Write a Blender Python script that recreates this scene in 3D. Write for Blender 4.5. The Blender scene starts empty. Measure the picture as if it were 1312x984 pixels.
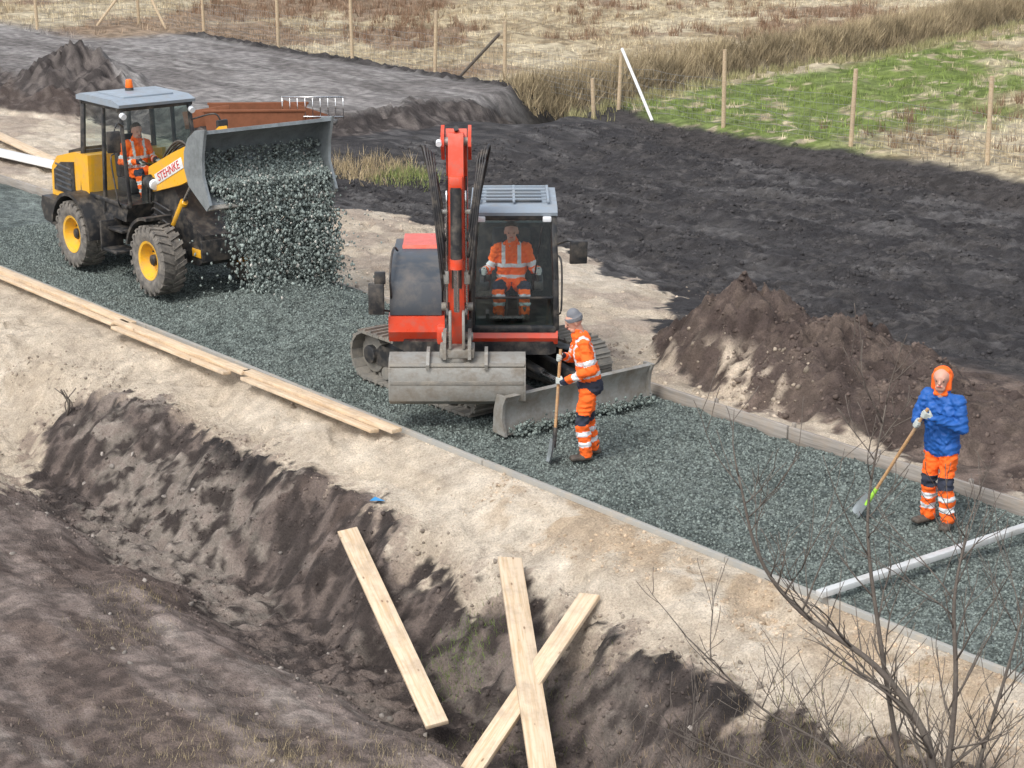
import bpy, bmesh, math, random
import numpy as np
from mathutils import Vector, Matrix, Euler
random.seed(7); rng=np.random.default_rng(11)
scene=bpy.context.scene
scene.view_settings.view_transform='Standard'; scene.view_settings.look='None'; scene.view_settings.exposure=0
COL=scene.collection
# ---------------------------------------------------------------- noise
def _h(ix,iy,sd):
    v=np.sin(ix*127.1+iy*311.7+sd*74.7)*43758.5453
    return v-np.floor(v)
def vn(x,y,sd=0):
    ix=np.floor(x);iy=np.floor(y);fx=x-ix;fy=y-iy
    fx=fx*fx*(3-2*fx);fy=fy*fy*(3-2*fy)
    a=_h(ix,iy,sd);b=_h(ix+1,iy,sd);c=_h(ix,iy+1,sd);d=_h(ix+1,iy+1,sd)
    return (a*(1-fx)+b*fx)*(1-fy)+(c*(1-fx)+d*fx)*fy
def fbm(x,y,o=4,sd=0,g=.5):
    s=0;a=1;n=0
    for i in range(o):
        xr=x*.8+y*.6;yr=-x*.6+y*.8
        s=s+a*vn(xr+i*17.3,yr-i*9.1,sd+i);n+=a;a*=g;x=xr*2.03;y=yr*2.03
    return s/n
def ss(a,b,x):
    t=np.clip((x-a)/(b-a),0,1);return t*t*(3-2*t)
def mix(a,b,m):
    return a*(1-m[...,None])+np.asarray(b)*m[...,None]
# ---------------------------------------------------------------- materials
def _mat(name):
    m=bpy.data.materials.new(name);m.use_nodes=True
    nt=m.node_tree;b=nt.nodes['Principled BSDF'];return m,nt,b
def N(nt,t,**k):
    n=nt.nodes.new(t)
    for a,v in k.items():
        if a in n.inputs.keys(): n.inputs[a].default_value=v
        else: setattr(n,a,v)
    return n
def mat(name,col,rough=.5,metal=0.,dirt=.25,dcol=(.30,.25,.19),bump=.0,scale=6.,coat=0.,lo=.45):
    m,nt,b=_mat(name);L=nt.links.new
    tc=N(nt,'ShaderNodeTexCoord')
    n=N(nt,'ShaderNodeTexNoise',Scale=scale,Detail=6.,Roughness=.68);L(tc.outputs['Object'],n.inputs['Vector'])
    r=N(nt,'ShaderNodeMapRange');r.inputs[1].default_value=lo;r.inputs[2].default_value=.72;r.inputs[3].default_value=0;r.inputs[4].default_value=dirt
    L(n.outputs['Fac'],r.inputs[0])
    mx=N(nt,'ShaderNodeMix',data_type='RGBA');mx.inputs[6].default_value=(*col,1);mx.inputs[7].default_value=(*dcol,1)
    L(r.outputs[0],mx.inputs[0]);L(mx.outputs[2],b.inputs['Base Color'])
    r2=N(nt,'ShaderNodeMapRange');r2.inputs[1].default_value=.3;r2.inputs[2].default_value=.7;r2.inputs[3].default_value=max(0,rough-.12);r2.inputs[4].default_value=min(1,rough+.2)
    L(n.outputs['Fac'],r2.inputs[0]);L(r2.outputs[0],b.inputs['Roughness'])
    b.inputs['Metallic'].default_value=metal
    b.inputs['Coat Weight'].default_value=coat
    if bump>0:
        n2=N(nt,'ShaderNodeTexNoise',Scale=scale*6,Detail=3.);L(tc.outputs['Object'],n2.inputs['Vector'])
        bp=N(nt,'ShaderNodeBump',Strength=bump,Distance=.01);L(n2.outputs['Fac'],bp.inputs['Height']);L(bp.outputs[0],b.inputs['Normal'])
    return m
def attrmat(name,rough=.95,vs=8.,vamt=.35,bd=.03,bs=(9.,45.),spec=.25,vor=0.,fine=0.):
    m,nt,b=_mat(name);L=nt.links.new
    at=N(nt,'ShaderNodeAttribute',attribute_name='Col')
    tc=N(nt,'ShaderNodeTexCoord')
    n1=N(nt,'ShaderNodeTexNoise',Scale=vs,Detail=6.,Roughness=.75);L(tc.outputs['Object'],n1.inputs['Vector'])
    r=N(nt,'ShaderNodeMapRange');r.inputs[1].default_value=.28;r.inputs[2].default_value=.72;r.inputs[3].default_value=1-vamt;r.inputs[4].default_value=1+vamt
    L(n1.outputs['Fac'],r.inputs[0])
    vm=N(nt,'ShaderNodeVectorMath',operation='SCALE');L(at.outputs['Color'],vm.inputs[0]);L(r.outputs[0],vm.inputs['Scale'])
    if fine:
        nf=N(nt,'ShaderNodeTexNoise',Scale=45.,Detail=3.,Roughness=.7);L(tc.outputs['Object'],nf.inputs['Vector'])
        rf=N(nt,'ShaderNodeMapRange');rf.inputs[1].default_value=.3;rf.inputs[2].default_value=.62;rf.inputs[3].default_value=1-fine;rf.inputs[4].default_value=1+fine*.5
        L(nf.outputs['Fac'],rf.inputs[0]);v3=N(nt,'ShaderNodeVectorMath',operation='SCALE');L(vm.outputs[0],v3.inputs[0]);L(rf.outputs[0],v3.inputs['Scale']);vm=v3
    L(vm.outputs[0],b.inputs['Base Color'])
    b.inputs['Roughness'].default_value=rough;b.inputs['Specular IOR Level'].default_value=spec
    prev=None
    for i,s in enumerate(bs):
        nn=N(nt,'ShaderNodeTexNoise',Scale=s,Detail=5.,Roughness=.7);L(tc.outputs['Object'],nn.inputs['Vector'])
        bp=N(nt,'ShaderNodeBump',Strength=1.,Distance=bd/(1+i*1.2));L(nn.outputs['Fac'],bp.inputs['Height'])
        if prev: L(prev.outputs[0],bp.inputs['Normal'])
        prev=bp
    if vor:
        vv=N(nt,'ShaderNodeTexVoronoi',Scale=vor);L(tc.outputs['Object'],vv.inputs['Vector'])
        bp=N(nt,'ShaderNodeBump',Strength=1.,Distance=.018);bp.invert=True
        L(vv.outputs['Distance'],bp.inputs['Height']);L(prev.outputs[0],bp.inputs['Normal']);prev=bp
        r3=N(nt,'ShaderNodeMapRange');r3.inputs[1].default_value=.2;r3.inputs[2].default_value=.75;r3.inputs[3].default_value=1.15;r3.inputs[4].default_value=.5  # crevice shade between stones put into the colour
        L(vv.outputs['Distance'],r3.inputs[0])
        v2=N(nt,'ShaderNodeVectorMath',operation='SCALE');L(vm.outputs[0],v2.inputs[0]);L(r3.outputs[0],v2.inputs['Scale']);L(v2.outputs[0],b.inputs['Base Color'])
    if prev: L(prev.outputs[0],b.inputs['Normal'])
    return m
def woodmat(name,c1,c2,knots=True):
    m,nt,b=_mat(name);L=nt.links.new
    tc=N(nt,'ShaderNodeTexCoord');mp=N(nt,'ShaderNodeMapping');mp.inputs['Scale'].default_value=(.8,14,14)
    oi=N(nt,'ShaderNodeObjectInfo')
    va=N(nt,'ShaderNodeVectorMath',operation='ADD');L(tc.outputs['Object'],va.inputs[0]);L(oi.outputs['Random'],va.inputs[1])
    L(va.outputs[0],mp.inputs[0])
    n=N(nt,'ShaderNodeTexNoise',Scale=2.2,Detail=6.,Roughness=.6,Distortion=.6);L(mp.outputs[0],n.inputs['Vector'])
    cr=N(nt,'ShaderNodeValToRGB');cr.color_ramp.elements[0].position=.34;cr.color_ramp.elements[0].color=(*c2,1);cr.color_ramp.elements[1].position=.6;cr.color_ramp.elements[1].color=(*c1,1)
    L(n.outputs['Fac'],cr.inputs[0])
    n3=N(nt,'ShaderNodeTexNoise',Scale=3.5,Detail=6.,Roughness=.7);L(va.outputs[0],n3.inputs['Vector'])
    r=N(nt,'ShaderNodeMapRange');r.inputs[1].default_value=.48;r.inputs[2].default_value=.7;r.inputs[4].default_value=.6
    L(n3.outputs['Fac'],r.inputs[0])
    mx=N(nt,'ShaderNodeMix',data_type='RGBA');L(r.outputs[0],mx.inputs[0]);L(cr.outputs[0],mx.inputs[6]);mx.inputs[7].default_value=(.33,.26,.19,1)
    out=mx.outputs[2]
    if knots:
        mk=N(nt,'ShaderNodeMapping');mk.inputs['Scale'].default_value=(1.,2.2,.3);L(va.outputs[0],mk.inputs[0])
        vo=N(nt,'ShaderNodeTexVoronoi',Scale=3.2);L(mk.outputs[0],vo.inputs['Vector'])
        rk=N(nt,'ShaderNodeMapRange');rk.inputs[1].default_value=.05;rk.inputs[2].default_value=.1;rk.inputs[3].default_value=.75;rk.inputs[4].default_value=0
        L(vo.outputs['Distance'],rk.inputs[0])
        m2=N(nt,'ShaderNodeMix',data_type='RGBA');L(rk.outputs[0],m2.inputs[0]);L(out,m2.inputs[6]);m2.inputs[7].default_value=(.16,.08,.04,1);out=m2.outputs[2]
    L(out,b.inputs['Base Color']);b.inputs['Roughness'].default_value=.75
    bp=N(nt,'ShaderNodeBump',Strength=.3,Distance=.004);L(n.outputs['Fac'],bp.inputs['Height']);L(bp.outputs[0],b.inputs['Normal'])
    return m
def glassmat(name,tint=(.90,.95,.94),gl=.05,mxx=.45):
    m,nt,b=_mat(name);L=nt.links.new
    nt.nodes.remove(b);o=[n for n in nt.nodes if n.type=='OUTPUT_MATERIAL'][0]
    t=N(nt,'ShaderNodeBsdfTransparent',Color=(*tint,1));g=N(nt,'ShaderNodeBsdfGlossy',Roughness=.03,Color=(.9,.95,1,1))
    lw=N(nt,'ShaderNodeLayerWeight',Blend=.12);r=N(nt,'ShaderNodeMapRange');r.inputs[3].default_value=gl*.4;r.inputs[4].default_value=mxx
    L(lw.outputs['Facing'],r.inputs[0])
    mx=N(nt,'ShaderNodeMixShader');L(r.outputs[0],mx.inputs[0]);L(t.outputs[0],mx.inputs[1]);L(g.outputs[0],mx.inputs[2]);L(mx.outputs[0],o.inputs[0])
    return m
TERR=attrmat('earth',rough=.92,vs=4.,vamt=.24,bd=.06,bs=(6.,28.),fine=.28)
GRAV=attrmat('green_gravel',rough=.7,vs=9.,vamt=.32,bd=.03,bs=(24.,),spec=.35,vor=32.)
STONE=attrmat('stone',rough=.8,vs=30.,vamt=.3,bd=.006,bs=(60.,))
GRASS=attrmat('grass_blades',vs=2.,vamt=.25,bs=())
ORG=mat('excavator_red_paint',(.70,.065,.022),.36,dirt=.5,coat=.3,dcol=(.30,.18,.14))
GREY=mat('dark_grey_panel',(.055,.066,.078),.42,dirt=.35,scale=3)
BLK=mat('black_paint',(.020,.021,.023),.45,dirt=.35)
RUB=mat('rubber',(.06,.058,.056),.85,dirt=.9,dcol=(.28,.25,.21),bump=.4,scale=9,lo=.30)
STEEL=mat('worn_steel',(.32,.315,.29),.5,metal=.3,dirt=.9,dcol=(.18,.145,.105),bump=.5,scale=4,lo=.42)
STEEL2=mat('bucket_steel',(.29,.32,.33),.42,metal=.4,dirt=.7,dcol=(.12,.13,.125),bump=.3,scale=4,lo=.42)
TRK=mat('track_steel',(.17,.165,.15),.7,metal=.2,dirt=.85,dcol=(.30,.27,.22),bump=.6,scale=8,lo=.33)
CHR=mat('chrome_rod',(.6,.6,.6),.2,metal=1,dirt=.1)
YEL=mat('loader_yellow_paint',(.80,.41,.02),.36,dirt=.35,coat=.3)
YRIM=mat('yellow_rim',(.78,.43,.03),.45,dirt=.5,scale=9)
GLASS=glassmat('cab_glass');GLASSG=glassmat('tinted_glass',(.42,.54,.50),.2,.6);ROOF=mat('cab_roof',(.26,.31,.36),.4,dirt=.35)
WHT=mat('white_paint',(.70,.70,.68),.5,dirt=.3);ALU=mat('aluminium_bar',(.62,.63,.62),.45,metal=.3,dirt=.5,scale=3)
REDT=mat('red_lettering',(.55,.02,.02),.5);HOSE=mat('hydraulic_hose',(.025,.025,.027),.5,dirt=.4)
AMB=mat('amber_lens',(.9,.16,.01),.25,dirt=0.)
LAMP=mat('lamp_lens',(.75,.78,.8),.15,dirt=.1)
HIV=mat('hivis_orange_cloth',(.95,.145,.014),.8,dirt=.28,dcol=(.45,.10,.02),bump=.3,scale=5)
NAVY=mat('navy_cloth',(.018,.024,.045),.85,dirt=.4,dcol=(.08,.075,.07),bump=.3)
REFL=mat('reflective_tape',(.62,.65,.66),.45,dirt=.35,dcol=(.35,.35,.33))
BLUE=mat('blue_jacket_cloth',(.010,.095,.36),.6,dirt=.35,dcol=(.008,.04,.16),bump=.3)
SKIN=mat('skin',(.55,.30,.22),.55,dirt=.15,dcol=(.45,.18,.12));BEAN=mat('knit_beanie',(.17,.18,.20),.95,dirt=.3,bump=.8,scale=14)
GLV=mat('work_glove',(.42,.45,.42),.8,dirt=.4,dcol=(.2,.2,.18));LIME=mat('lime_plastic',(.35,.7,.06),.6)
BOOT=mat('work_boot',(.035,.03,.026),.75,dirt=.6,dcol=(.22,.18,.14),scale=12,lo=.35)
EYE=mat('eye_dark',(.02,.015,.012),.3,dirt=0);HAIR=mat('hair',(.06,.04,.025),.8)
WOOD=woodmat('pine_wood',(.66,.53,.38),(.52,.37,.22));WOODG=woodmat('grey_form_wood',(.34,.31,.275),(.21,.19,.165),False)
STAKE=woodmat('stake_wood',(.52,.41,.27),(.40,.285,.17),False);SHAFT=woodmat('shovel_shaft_wood',(.50,.30,.14),(.36,.2,.09),False)
CONC=mat('concrete_edge',(.31,.305,.28),.9,dirt=.6,dcol=(.43,.36,.27),bump=.5)
WIRE=mat('fence_wire',(.28,.28,.27),.5,metal=.6,dirt=.3);RUST=mat('rusty_steel',(.20,.07,.03),.8,dirt=.5,dcol=(.10,.05,.03))
BARK=mat('bark',(.11,.09,.075),.9,dirt=.5,dcol=(.22,.20,.165),bump=.5,scale=12)
BLUEP=mat('blue_plastic',(.02,.25,.55),.4);SEAT=mat('seat_fabric',(.03,.03,.033),.9)
# ---------------------------------------------------------------- mesh helpers
def mkobj(name,v,f,m,par=None,smooth=False,cols=None):
    me=bpy.data.meshes.new(name)
    if isinstance(v,np.ndarray):
        f=np.asarray(f,dtype=np.int32);k=f.shape[1]
        me.vertices.add(len(v));me.vertices.foreach_set('co',v.astype(np.float32).ravel())
        me.loops.add(f.size);me.loops.foreach_set('vertex_index',f.ravel())
        me.polygons.add(len(f));me.polygons.foreach_set('loop_start',np.arange(0,f.size,k,dtype=np.int32));me.polygons.foreach_set('loop_total',np.full(len(f),k,dtype=np.int32))
        me.update(calc_edges=True)
    else: me.from_pydata(v,[],f)
    if cols is not None:
        a=me.color_attributes.new('Col','FLOAT_COLOR','POINT')
        c=np.ones((len(cols),4),dtype=np.float32);c[:,:3]=cols;a.data.foreach_set('color',c.ravel())
    me.materials.append(m)
    if smooth: me.polygons.foreach_set('use_smooth',[True]*len(me.polygons))
    o=bpy.data.objects.new(name,me);COL.objects.link(o)
    if par: o.parent=par
    return o
def empty(name,loc=(0,0,0),rz=0):
    o=bpy.data.objects.new(name,None);COL.objects.link(o);o.location=loc;o.rotation_euler=(0,0,rz);o.empty_display_size=.3;return o
def bmfin(bm,name,m,par,bev,smooth=True,seg=2):
    if bev>0:
        es=[e for e in bm.edges if len(e.link_faces)==2 and e.calc_face_angle(0)>.5]
        try: bmesh.ops.bevel(bm,geom=es,offset=bev,segments=seg,profile=.5,affect='EDGES',clamp_overlap=True)
        except Exception: pass
    bmesh.ops.recalc_face_normals(bm,faces=bm.faces)
    me=bpy.data.meshes.new(name);bm.to_mesh(me);bm.free();me.materials.append(m)
    o=bpy.data.objects.new(name,me);COL.objects.link(o)
    if par:o.parent=par
    if smooth:
        for e in me.polygons:e.use_smooth=True
        try: me.set_sharp_from_angle(angle=math.radians(35))
        except Exception: pass
    return o
def box(par,name,c,s,m,rot=(0,0,0),bev=.015):
    bm=bmesh.new();bmesh.ops.create_cube(bm,size=1)
    R=Euler(rot).to_matrix().to_4x4()
    bmesh.ops.transform(bm,matrix=Matrix.Translation(c)@R@Matrix.Diagonal((*s,1)),verts=bm.verts)
    return bmfin(bm,name,m,par,min(bev,min(s)*.3))
def prism(par,name,pts,y0,y1,m,bev=.012,ax='y'):
    bm=bmesh.new()
    def P(a,b,h):
        return {'y':(a,h,b),'z':(a,b,h),'x':(h,a,b)}[ax]
    A=[bm.verts.new(P(a,b,y0)) for a,b in pts];B=[bm.verts.new(P(a,b,y1)) for a,b in pts]
    bm.faces.new(A);bm.faces.new(B[::-1]);n=len(pts)
    for i in range(n): bm.faces.new((A[i],B[i],B[(i+1)%n],A[(i+1)%n]))
    return bmfin(bm,name,m,par,bev)
def cyl(par,name,p0,p1,r,m,r2=None,seg=20,bev=0.):
    p0=Vector(p0);p1=Vector(p1);d=p1-p0;bm=bmesh.new()
    bmesh.ops.create_cone(bm,cap_ends=True,segments=seg,radius1=r,radius2=r if r2 is None else r2,depth=d.length)
    q=d.to_track_quat('Z','Y').to_matrix().to_4x4()
    bmesh.ops.transform(bm,matrix=Matrix.Translation((p0+p1)/2)@q,verts=bm.verts)
    return bmfin(bm,name,m,par,bev)
def crom(pts,k=6):
    P=[Vector(p) for p in pts];P=[2*P[0]-P[1]]+P+[2*P[-1]-P[-2]];out=[]
    for i in range(1,len(P)-2):
        for j in range(k):
            t=j/k;a,b,c,d=P[i-1],P[i],P[i+1],P[i+2]
            out.append(.5*((2*b)+(c-a)*t+(2*a-5*b+4*c-d)*t*t+(3*b-a-3*c+d)*t**3))
    out.append(P[-2]);return out
def tubegeo(pts,rad,seg,V,F):
    n=len(pts);base=len(V);up=Vector((0,0,1))
    for i,p in enumerate(pts):
        d=(pts[min(i+1,n-1)]-pts[max(i-1,0)])
        if d.length<1e-6:d=Vector((0,0,1))
        d.normalize();a=d.cross(Vector((.31,.95,.05)) if abs(d.z)>.9 else up).normalized();b=d.cross(a)
        r=rad[i] if hasattr(rad,'__len__') else rad
        for k in range(seg):
            t=2*math.pi*k/seg;V.append(tuple(p+a*(r*math.cos(t))+b*(r*math.sin(t))))
    for i in range(n-1):
        for k in range(seg):
            V0=base+i*seg;F.append((V0+k,V0+(k+1)%seg,V0+seg+(k+1)%seg,V0+seg+k))
    F.append(tuple(base+k for k in range(seg))[::-1]);F.append(tuple(base+(n-1)*seg+k for k in range(seg)))
def tube(par,name,pts,r,m,seg=8,k=6):
    V=[];F=[];tubegeo(crom(pts,k) if len(pts)>2 else [Vector(p) for p in pts],r,seg,V,F)
    return mkobj(name,V,F,m,par,True)
def lathe(par,name,prof,c,m,seg=40,bev=0):
    V=[];F=[];n=len(prof)
    for k in range(seg):
        t=2*math.pi*k/seg
        for r,y in prof: V.append((c[0]+r*math.cos(t),c[1]+y,c[2]+r*math.sin(t)))
    for k in range(seg):
        for i in range(n-1):
            a=k*n+i;b=((k+1)%seg)*n+i;F.append((a,a+1,b+1,b))
    o=mkobj(name,V,F,m,par,True)
    try:o.data.set_sharp_from_angle(angle=math.radians(40))
    except Exception:pass
    return o
# ---------------------------------------------------------------- terrain
def stepped(segs):
    out=[segs[0][0]]
    for a,b,st in segs:
        n=max(1,int(round((b-a)/st)));out+=list(np.linspace(a,b,n+1)[1:])
    return np.array(out)
def bump2(s,t,cs,ct,rs,rt,p=1.):
    d=np.sqrt(((s-cs)/rs)**2+((t-ct)/rt)**2);return np.clip(1-d,0,1)**p
def dome(s,t,cs,ct,rs,rt,e=1.45):
    d=np.sqrt(((s-cs)/rs)**2+((t-ct)/rt)**2);return np.clip(1-d**e,0,1)
def ditch2c(t): return np.interp(t,[28,30.4,34,37,42,47,54,62,90],[-37.4,-37.9,-39.2,-40.0,-41.6,-41.9,-43.8,-46.2,-54])
def tracks(s,t):
    """pairs of crawler tracks across the peat field; returns mask, tread phase"""
    m=np.zeros_like(s);tr=np.zeros_like(s)
    for a,b,c in ((.10,24.6,0.),(-.06,27.3,1.),(.16,30.2,2.),(.02,22.9,3.)):
        for o in (-.85,.85):
            yc=b+o+a*(s+26)+.35*np.sin(s*.35+c)
            k=np.exp(-((t-yc)/.24)**4);m=np.maximum(m,k);tr=tr+k*(.5+.5*np.sin(s*38.))
    return m,tr
def terrain(s,t,color=True):
    w1=fbm(s*.4,t*.4,3,1)-.5;w2=fbm(s*1.1,t*1.1,4,5)-.5;w3=fbm(s*3.5,t*3.5,4,9)-.5;w4=fbm(s*10,t*10,3,13)-.5
    rg=1-np.abs(2*fbm(s*2.6+w2*2,t*1.0,4,17)-1)
    rk=1-np.abs(2*fbm(s*5+w2*2,t*5,4,19)-1)
    nf=1-ss(12.3,13.0,t)
    tn=t+(w1*.8+w2*.45)*nf*ss(3,8,t)
    z=np.interp(tn,[-60,0,8.0,9.4,10.2,10.8,11.85,12.4,13.02,13.12,13.2,16.6,16.75,20.6,22.2,31.8,33.4,40,900],
                   [-.6,-.7,-.85,-1.05,-1.6,-1.62,-.52,-.30,-.04,-.02,-.10,-.10,.0,-.03,-.28,-.32,.02,.05,.1])
    k=np.interp(s,[-60,-34,-26,-22,-19],[.5,.6,.72,.9,1.]);z=np.where(t<12.9,z*(k+(1-k)*ss(12,12.9,t)),z)
    pe=s+w1*2.5+w2*1.6
    pad=(1-ss(-39.2,-37.2,pe))*ss(21.6,23.4,t+w1*1.5)*(1-ss(31.5,34,t))
    z=z*(1-pad)+.42*pad
    lf=(1-ss(-36,-33,s))*ss(16.8,18,t)*(1-ss(31.5,33,t))*(1-pad);z=z*(1-lf)+.02*lf*1
    mA=np.maximum(1.08*dome(s+w2*.5,t+w3*.2,-18.1,18.75,1.65,1.35),np.maximum(.90*dome(s+w2*.5,t+w2*.4,-16.6,18.75,2.3,1.45),.50*dome(s+w2*.6,t+w2*.4,-14.9,18.4,1.9,1.25)))
    mA=mA*(1+.4*w3+.25*w4)
    mB=1.1*dome(s+w2*.9,t+w2*.7,-46.8,22.8,3.0,2.2,1.2)*(1+.6*w3)
    mC=.30*bump2(s+w2,t+w2,-31.2,19.6,1.6,.9,1.)
    mD=.42*bump2(s+w2,t+w2*.6,-12.3,19.2,3.2,1.7,1.)
    mnd=mA+mB+mC+mD;z=z+mnd
    dc=ditch2c(t);dd=np.abs(s-dc+w1*.6);dr=(1-ss(.35,1.3,dd))*ss(29.2,31.5,t)
    z=z-.85*dr+.28*np.exp(-((s-dc+1.9)/.9)**2)*ss(31,34,t)
    fld=ss(21,22.3,t+w1)*(1-ss(32,33.5,t))*(1-pad)*(1-lf)
    near=(1-ss(11.7,12.25,tn));bk=near*ss(9.6,10.6,tn)
    roadm=ss(13.1,13.16,t)*(1-ss(16.55,16.65,t))
    clod=w3*.12+w4*.06
    fr=np.abs(((s*.62-t*.78)*.9+w1*3.)%1.-.5)*2
    tm,ttr=tracks(s,t)
    z=z+fld*((w2*.24+clod*.8+(rk-.6)*.15)*(1-.6*tm)-tm*.07+ttr*.03*(1-ss(0,1,tm*0)))+near*(clod*.55+w2*.06)+bk*((rg-.6)*.13+clod*.8+(rk-.6)*.10)+mnd.clip(0,.3)*(clod*1.8+(rk-.6)*.2)
    z=z+(pad>.03)*(pad<.97)*((rg-.6)*.3+clod*1.5)*ss(.03,.3,pad)
    sh=(1-near)*(1-fld)*(1-roadm)
    z=z+sh*(w2*.12+w3*.06+w4*.018)*np.clip(np.abs(t-13.1)*4,0,1)+sh*ss(33,35,t)*(w2*.25+w3*.1)
    fp=fbm(s*2.2,t*2.2,2,27);z=z-sh*.06*ss(.60,.68,fp)*(t<12.9)*(t>11.5)-sh*.06*ss(.60,.68,fp)*(t>16.9)*(t<22)
    # excavator tracks and blade smears on the lower mud
    rut=ss(4.5,5.2,t)*(1-ss(9.2,9.7,t));yy=t+.12*(s+16)+w1*.5
    r1=np.exp(-((yy-8.7)/.23)**4)+np.exp(-((yy-7.1)/.23)**4);r2=np.exp(-((yy-6.2)/.2)**4)
    z=z-rut*(r1+r2)*(.05+.02*np.sin(s*34.))+rut*.02*np.sin(yy*9+w2*2)
    if not color: return z
    C=np.zeros(s.shape+(3,))+np.array((.205,.165,.143))
    n5=fbm(s*.8,t*2.2,5,31);n6=fbm(s*2.7,t*2.7,5,41);n7=fbm(s*.25,t*.25,3,51);n8=fbm(s*7,t*7,4,61);st=fbm(s*1.3,t*6.,4,65)
    C=mix(C,(.125,.095,.08),ss(.47,.60,n5));C=mix(C,(.28,.24,.21),ss(.50,.64,fbm(s*.5,t*1.8,5,71))*ss(.4,.6,st)*.75)
    C=mix(C,(.095,.072,.062),ss(.54,.62,n6)*.5);C=mix(C,(.10,.078,.068),rut*(r1+r2).clip(0,1)*.5)
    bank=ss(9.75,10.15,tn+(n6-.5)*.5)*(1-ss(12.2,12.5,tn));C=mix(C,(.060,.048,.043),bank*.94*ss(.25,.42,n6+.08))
    gs=bank*ss(.485,.545,fbm(s*.9+w3,t*1.6,5,81))*ss(-24,-23,s)*(1-ss(-18.5,-16.5,s)*.6);C=mix(C,(.26,.225,.19),gs*.85*ss(.36,.5,n8+.05))
    C=mix(C,(.145,.115,.098),bank*ss(.52,.60,n8)*.65)
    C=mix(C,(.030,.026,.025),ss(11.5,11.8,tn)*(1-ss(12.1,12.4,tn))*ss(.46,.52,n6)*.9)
    tb=np.interp(s,[-60,-26,-24.8,-24.1,-23,-22,-20,-17.5,-15.5,-13,-11,-9.6,-8,-6],[9.2,9.3,10.3,11.5,11.75,11.95,12.05,11.95,11.75,11.8,11.75,12.0,12.5,12.9])
    e=t-tb+(n6-.5)*.8+(n8-.5)*.45
    sd=ss(-.03,.04,e)
    tong=(1-ss(-.1,.1,s+1.17*(t-9.7)+22.3+(n6-.5)*2.2+(n8-.5)*.6))*ss(9.0,9.15,t+(n6-.5)*.9);sd=np.maximum(sd,tong)
    sand=np.zeros_like(C)+np.array((.51,.435,.34))
    sand=mix(sand,(.42,.35,.265),ss(.46,.64,n5)*.7);sand=mix(sand,(.57,.50,.405),ss(.48,.66,n7)*ss(.40,.55,st)*.8)
    sand=mix(sand,(.40,.29,.18),ss(.47,.58,n6)*ss(12.25,12.8,t)*(t<13.3)*ss(-17,-15.5,s)*.8)
    sand=mix(sand,(.39,.325,.25),ss(.50,.62,n6)*.4)
    sand=mix(sand,(.20,.155,.125),ss(.55,.60,n8)*(1-ss(0,.5,e))*.8)
    sf=sd*(1-ss(13.1,13.2,t));C=mix(C,sand,sf)
    far=ss(16.5,16.6,t);te=np.interp(s,[-60,-36,-33,-31,-29.6,-25.6,-21.6,-20.3,-19,-17.5,-14,-12.5,-8],[22,22,21.0,20.4,21.3,21.7,20.5,19.0,18.1,17.55,17.0,17.05,16.95])
    e2=te-t+(n6-.5)*1.3+(w2)*.8+(n8-.5)*.5
    s2=mix(sand,(.32,.26,.21),ss(.48,.60,fbm(s*.8,t*1.6,5,91))*.75)
    peat=np.zeros_like(C)+np.array((.048,.045,.046));peat=mix(peat,(.088,.081,.077),ss(.50,.60,n6)*.8);peat=mix(peat,(.021,.020,.021),ss(.50,.58,n8)*.75)
    peat=mix(peat,(.13,.124,.121),ss(.55,.63,fbm(s*.5,t*1.5,5,95))*.55*ss(.42,.5,st));peat=mix(peat,(.026,.024,.025),ss(.6,.9,fr)*.4)
    peat=mix(peat,(.024,.022,.022),(1-ss(.35,.62,rk))*.7);peat=mix(peat,(.075,.071,.070),tm*.35)  # shade painted into peat hollows from the ridged relief; tracks slightly paler
    C=mix(C,peat,far)
    brown=np.zeros_like(C)+np.array((.145,.110,.090));brown=mix(brown,(.080,.059,.050),ss(.47,.55,n6))
    C=mix(C,brown,far*ss(-19,-17,s)*(1-ss(19.5,21.5,t+w1*2)))
    s2m=far*ss(-.06,.08,e2);C=mix(C,s2,s2m)
    mm=ss(.05,.14,mA+mD);C=mix(C,mix(brown*.95,(.062,.046,.040),ss(.46,.56,n8)*.8),mm)
    ms=ss(.42,.52,n6+.04)*bump2(s,t,-17.6,17.45,1.7,.62,.6)*(1-ss(.35,.6,mA));C=mix(C,(.48,.40,.31),np.clip(ms*1.5,0,1)*ss(.38,.50,n8+.03))
    C=mix(C,(.07,.054,.047),ss(.05,.12,mB));C=mix(C,(.11,.09,.078),ss(.05,.12,mB)*ss(.52,.60,n8))
    C=mix(C,(.46,.39,.30),ss(.03,.1,mC)*.7)
    padc=np.zeros_like(C)+np.array((.225,.21,.20));padc=mix(padc,(.145,.132,.124),ss(.47,.62,fbm(s*.35,t*.9,5,101))*.8);padc=mix(padc,(.30,.285,.27),ss(.52,.66,fbm(s*.3,t*1.6,5,105))*.6);padc=mix(padc,(.11,.10,.094),ss(.58,.64,fbm(s*.12,t*3.2,3,107))*.5)
    pm=ss(.90,.985,pad);C=mix(C,mix(np.zeros_like(C)+np.array((.062,.053,.05)),(.11,.095,.087),ss(.5,.58,n8)),ss(.03,.10,pad)*(1-pm));C=mix(C,padc,pm)
    C=mix(C,np.array((.05,.045,.043)),ss(31.3,32.0,t+w2+(n8-.5))*(1-ss(33,33.6,t+w2)))
    g=ss(33.0,33.5,t+w1*1.2+w2*.9);gl=(1-ss(-58,-56,s))*ss(28,29.5,t);g=np.maximum(g,gl)
    gc=np.zeros_like(C)+np.array((.39,.325,.215));gc=mix(gc,(.24,.185,.115),ss(.47,.58,n6)*.8);gc=mix(gc,(.47,.405,.285),ss(.5,.62,fbm(s*.5,t*.5,4,111))*.8)
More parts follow.
